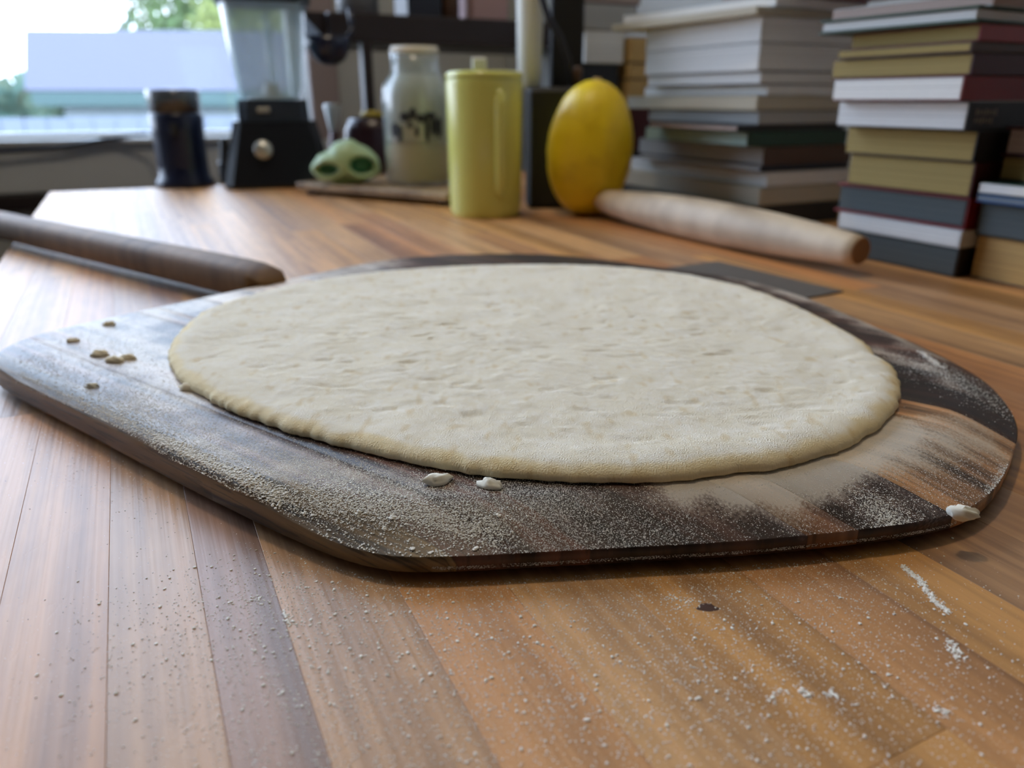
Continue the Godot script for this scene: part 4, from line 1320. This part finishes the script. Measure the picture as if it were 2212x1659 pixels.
func books():
	var S := "middle book stack behind the rolling pin"
	# middle stack, top to bottom: b of its lit face, y0, y1, far end a, pages, cover, spine, twist, label
	for q in [
		[0.690, 0.2565, 0.269, 1.030, "white", "pale", "x", 0.10, "pale glossy magazine-like book second from the top of the middle stack, jutting out left"],
		[0.668, 0.2475, 0.256, 1.030, "cream", "cream", "x", 0.07, "thin cream book under the pale glossy one, its end jutting far left"],
		[0.693, 0.2185, 0.247, 0.985, "white", "white", "x", 0.0, "thick white paged paperback, upper of the two thickest in the middle stack"],
		[0.694, 0.1875, 0.218, 0.985, "white", "white", "x", 0.0, "thick white paged paperback, lower of the two thickest in the middle stack"],
		[0.700, 0.1725, 0.187, 0.985, "white", "grey", "x", 0.0, "white paperback in mid stack, just under the two thickest ones"],
		[0.713, 0.1600, 0.172, 1.010, "white", "white", "x", 0.0, "white paperback in mid stack whose near corner juts out to the right"],
		[0.698, 0.1425, 0.1595, 1.031, "cream", "cream", "x", 0.0, "cream paperback jutting left beside the top of the melon"],
		[0.704, 0.1255, 0.142, 0.984, "grey", "grey", "x", 0.0, "greyish white paperback just above the black cover in mid stack"],
		[0.672, 0.1185, 0.125, 0.935, "rose", "black", "z", 0.0, "thin rosy edged book with a black cover in the middle stack"],
		[0.690, 0.1000, 0.118, 0.969, "teal", "green", "z", 0.0, "blue green edged book with dark spine at half height of the middle stack"],
		[0.719, 0.0770, 0.0995, 1.025, "grey", "brown", "z", 0.0, "grey paged book directly under the blue green one"],
		[0.716, 0.0690, 0.0765, 1.013, "grey", "navy", "z", 0.0, "thin grey book with purple marked edge in the lower middle stack"],
		[0.729, 0.0500, 0.0685, 1.060, "white", "white", "x", 0.0, "white paperback third from the bottom of the middle stack"],
		[0.719, 0.0270, 0.0495, 1.060, "cream", "cream", "x", 0.0, "cream paperback second from the bottom of the middle stack"],
		[0.703, 0.0005, 0.0265, 1.035, "slate", "black", "z", 0.0, "dark slate book at the very bottom of the middle stack"]]:
		var wid: float = 0.170 - (q[0] - 0.69) * 0.6
		book(q[8], 0.754, q[3] - 0.754, q[0], wid, q[1], q[2], q[4], q[5], q[6], q[7], false, S)
	# a red book on top, turned
	book("red covered book lying on top of the middle stack", 0.70, 0.20, 0.745, 0.13, 0.2695, 0.288, "rose", "red", "x", -0.05, true, S)
	# right stack
	S = "right hand book stack at the picture's edge"
	for q in [
		[0.640, 0.2262, 0.236, 0.600, "rose", "white", "x", 0.06, false, "pinkish white thin book on top of the right stack"],
		[0.624, 0.2135, 0.2258, 0.600, "white", "green", "x", 0.06, true, "white paged hardcover with thin dark green boards jutting left near the right stack's top"],
		[0.641, 0.2000, 0.2130, 0.573, "yellow", "pink", "z", 0.0, false, "yellowed paperback with dusty red spine, directly under the green hardcover"],
		[0.634, 0.1915, 0.1995, 0.581, "yellow", "brown", "z", 0.0, false, "thin yellowed paperback second of three yellow ones near the right stack's top"],
		[0.639, 0.1740, 0.1910, 0.590, "yellow", "maroon", "z", 0.0, false, "yellowed paperback with black and maroon spine, third of three yellow ones"],
		[0.633, 0.1540, 0.1735, 0.580, "white", "red", "z", 0.0, false, "white paged book with bright red spine in the right stack"],
		[0.646, 0.1300, 0.1535, 0.582, "white", "black", "z", 0.0, false, "white paged book with black spine and title box in the right stack"],
		[0.665, 0.1035, 0.1295, 0.583, "yellow", "black", "z", 0.0, false, "fat yellowed paperback above another one in the lower right stack"],
		[0.670, 0.0730, 0.1030, 0.579, "yellow", "maroon", "z", 0.0, false, "fat yellowed paperback just above the red edged book"],
		[0.672, 0.0440, 0.0725, 0.593, "slate", "red", "z", 0.0, true, "grey edged hardcover with red boards in the lower right stack"],
		[0.670, 0.0275, 0.0435, 0.583, "white", "white", "z", 0.0, false, "white book second from the bottom of the right stack"],
		[0.672, 0.0005, 0.0270, 0.583, "slate", "black", "z", 0.0, false, "dark grey book at the bottom of the right stack"]]:
		var bk := book(q[9], 0.444, q[3] - 0.444, q[0], 0.125, q[1], q[2], q[4], q[5], q[6], q[7], q[8], S)
		if q[9].contains("title box"):      # faint two-line title on its spine, too soft to read
			var ts := begin()
			for k in 13:
				rbox(ts, Vector3(0.0026, 0.0034 + 0.002 * float(k % 3 == 0), 0.0003), 0.0, Transform3D(Basis(), Vector3(-0.052 + (k % 7) * 0.0042, 0.0148 - 0.0066 * (k / 7), (q[3] - 0.444) / 2 + 0.0002)))
			var tt := obj("title", done(ts), mat("faded_print", c8(120, 112, 100), 0.6), bk.get_node("spine"))
	# near right stack, cut by the frame
	S = "nearest book stack cut by the picture's right edge"
	for q in [
		[0.688, 0.0005, 0.0400, 0.440, "tan", "grey", "x", false, "thick tan paged book at the bottom right edge of the picture"],
		[0.682, 0.0405, 0.0695, 0.440, "slate", "black", "x", false, "thick black book on the tan paged one at the right edge"],
		[0.674, 0.0700, 0.0765, 0.440, "bluish", "blue", "x", false, "thin bright blue book at the right edge"],
		[0.674, 0.0770, 0.0870, 0.440, "white", "green", "x", false, "thin white paged book on the blue one at the right edge"],
		[0.700, 0.0875, 0.1080, 0.440, "yellow", "teal", "x", false, "yellowed book with dark teal cover at the right edge"],
		[0.694, 0.1085, 0.1330, 0.440, "maroonp", "maroon", "x", true, "dark red book topping the stack at the right edge"]]:
		var pg: String = "rose" if q[4] == "maroonp" else q[4]
		book(q[8], 0.20, q[3] - 0.20, q[0], 0.14, q[1], q[2], pg, q[5], "x" if q[5] != "maroon" else "z", 0.0, q[7], S)
	# stack behind the melon
	S = "book stack behind the melon"
	for q in [
		[1.14, 0.08, 0.672, 0.115, 0.2985, 0.322, "rose", "maroon", "x", "dark red book topping the stack behind the melon"],
		[1.14, 0.08, 0.671, 0.110, 0.2590, 0.298, "grey", "maroon", "x", "grey paged book with dark red boards behind the melon"],
		[1.14, 0.10, 0.685, 0.075, 0.2100, 0.2585, "white", "cream", "x", "thick book with pale side and tan end behind the melon"],
		[1.14, 0.09, 0.675, 0.075, 0.1660, 0.2095, "slate", "black", "z", "black spined book under the pale thick one behind the melon"],
		[1.14, 0.09, 0.675, 0.075, 0.1205, 0.1655, "slate", "navy", "z", "navy spined book hidden mostly by the melon's top"],
		[1.14, 0.10, 0.672, 0.080, 0.0605, 0.1200, "slate", "black", "z", "tall black book behind the melon's middle"],
		[1.14, 0.10, 0.670, 0.082, 0.0005, 0.0600, "slate", "navy", "z", "dark book at the foot of the stack behind the melon"]]:
		book(q[9], q[0], q[1], q[2], q[3], q[4], q[5], q[6], q[7], q[8], 0.0, false, S)
	S = "tan book stack between the melon and middle stack"
	for q in [[0.212, 0.250, "tan", "topmost tan paged book squeezed behind the middle stack"], [0.187, 0.2115, "tan", "second tan paged book from the top behind the middle stack"], [0.150, 0.1865, "tan", "third tan paged book from the top behind the middle stack"]]:
		book(q[3], 1.13, 0.13, 0.766, 0.11, q[0], q[1], q[2], "brown", "x", 0.0, false, S)
	for q in [[0.075, 0.1495, "maroon", "dark maroon spined book right of the melon under the tan ones"], [0.0005, 0.0745, "black", "black spined book at the foot of the tan paged stack"]]:
		book(q[3], 1.13, 0.13, 0.766, 0.11, q[0], q[1], "slate", q[2], "z", 0.0, false, S)
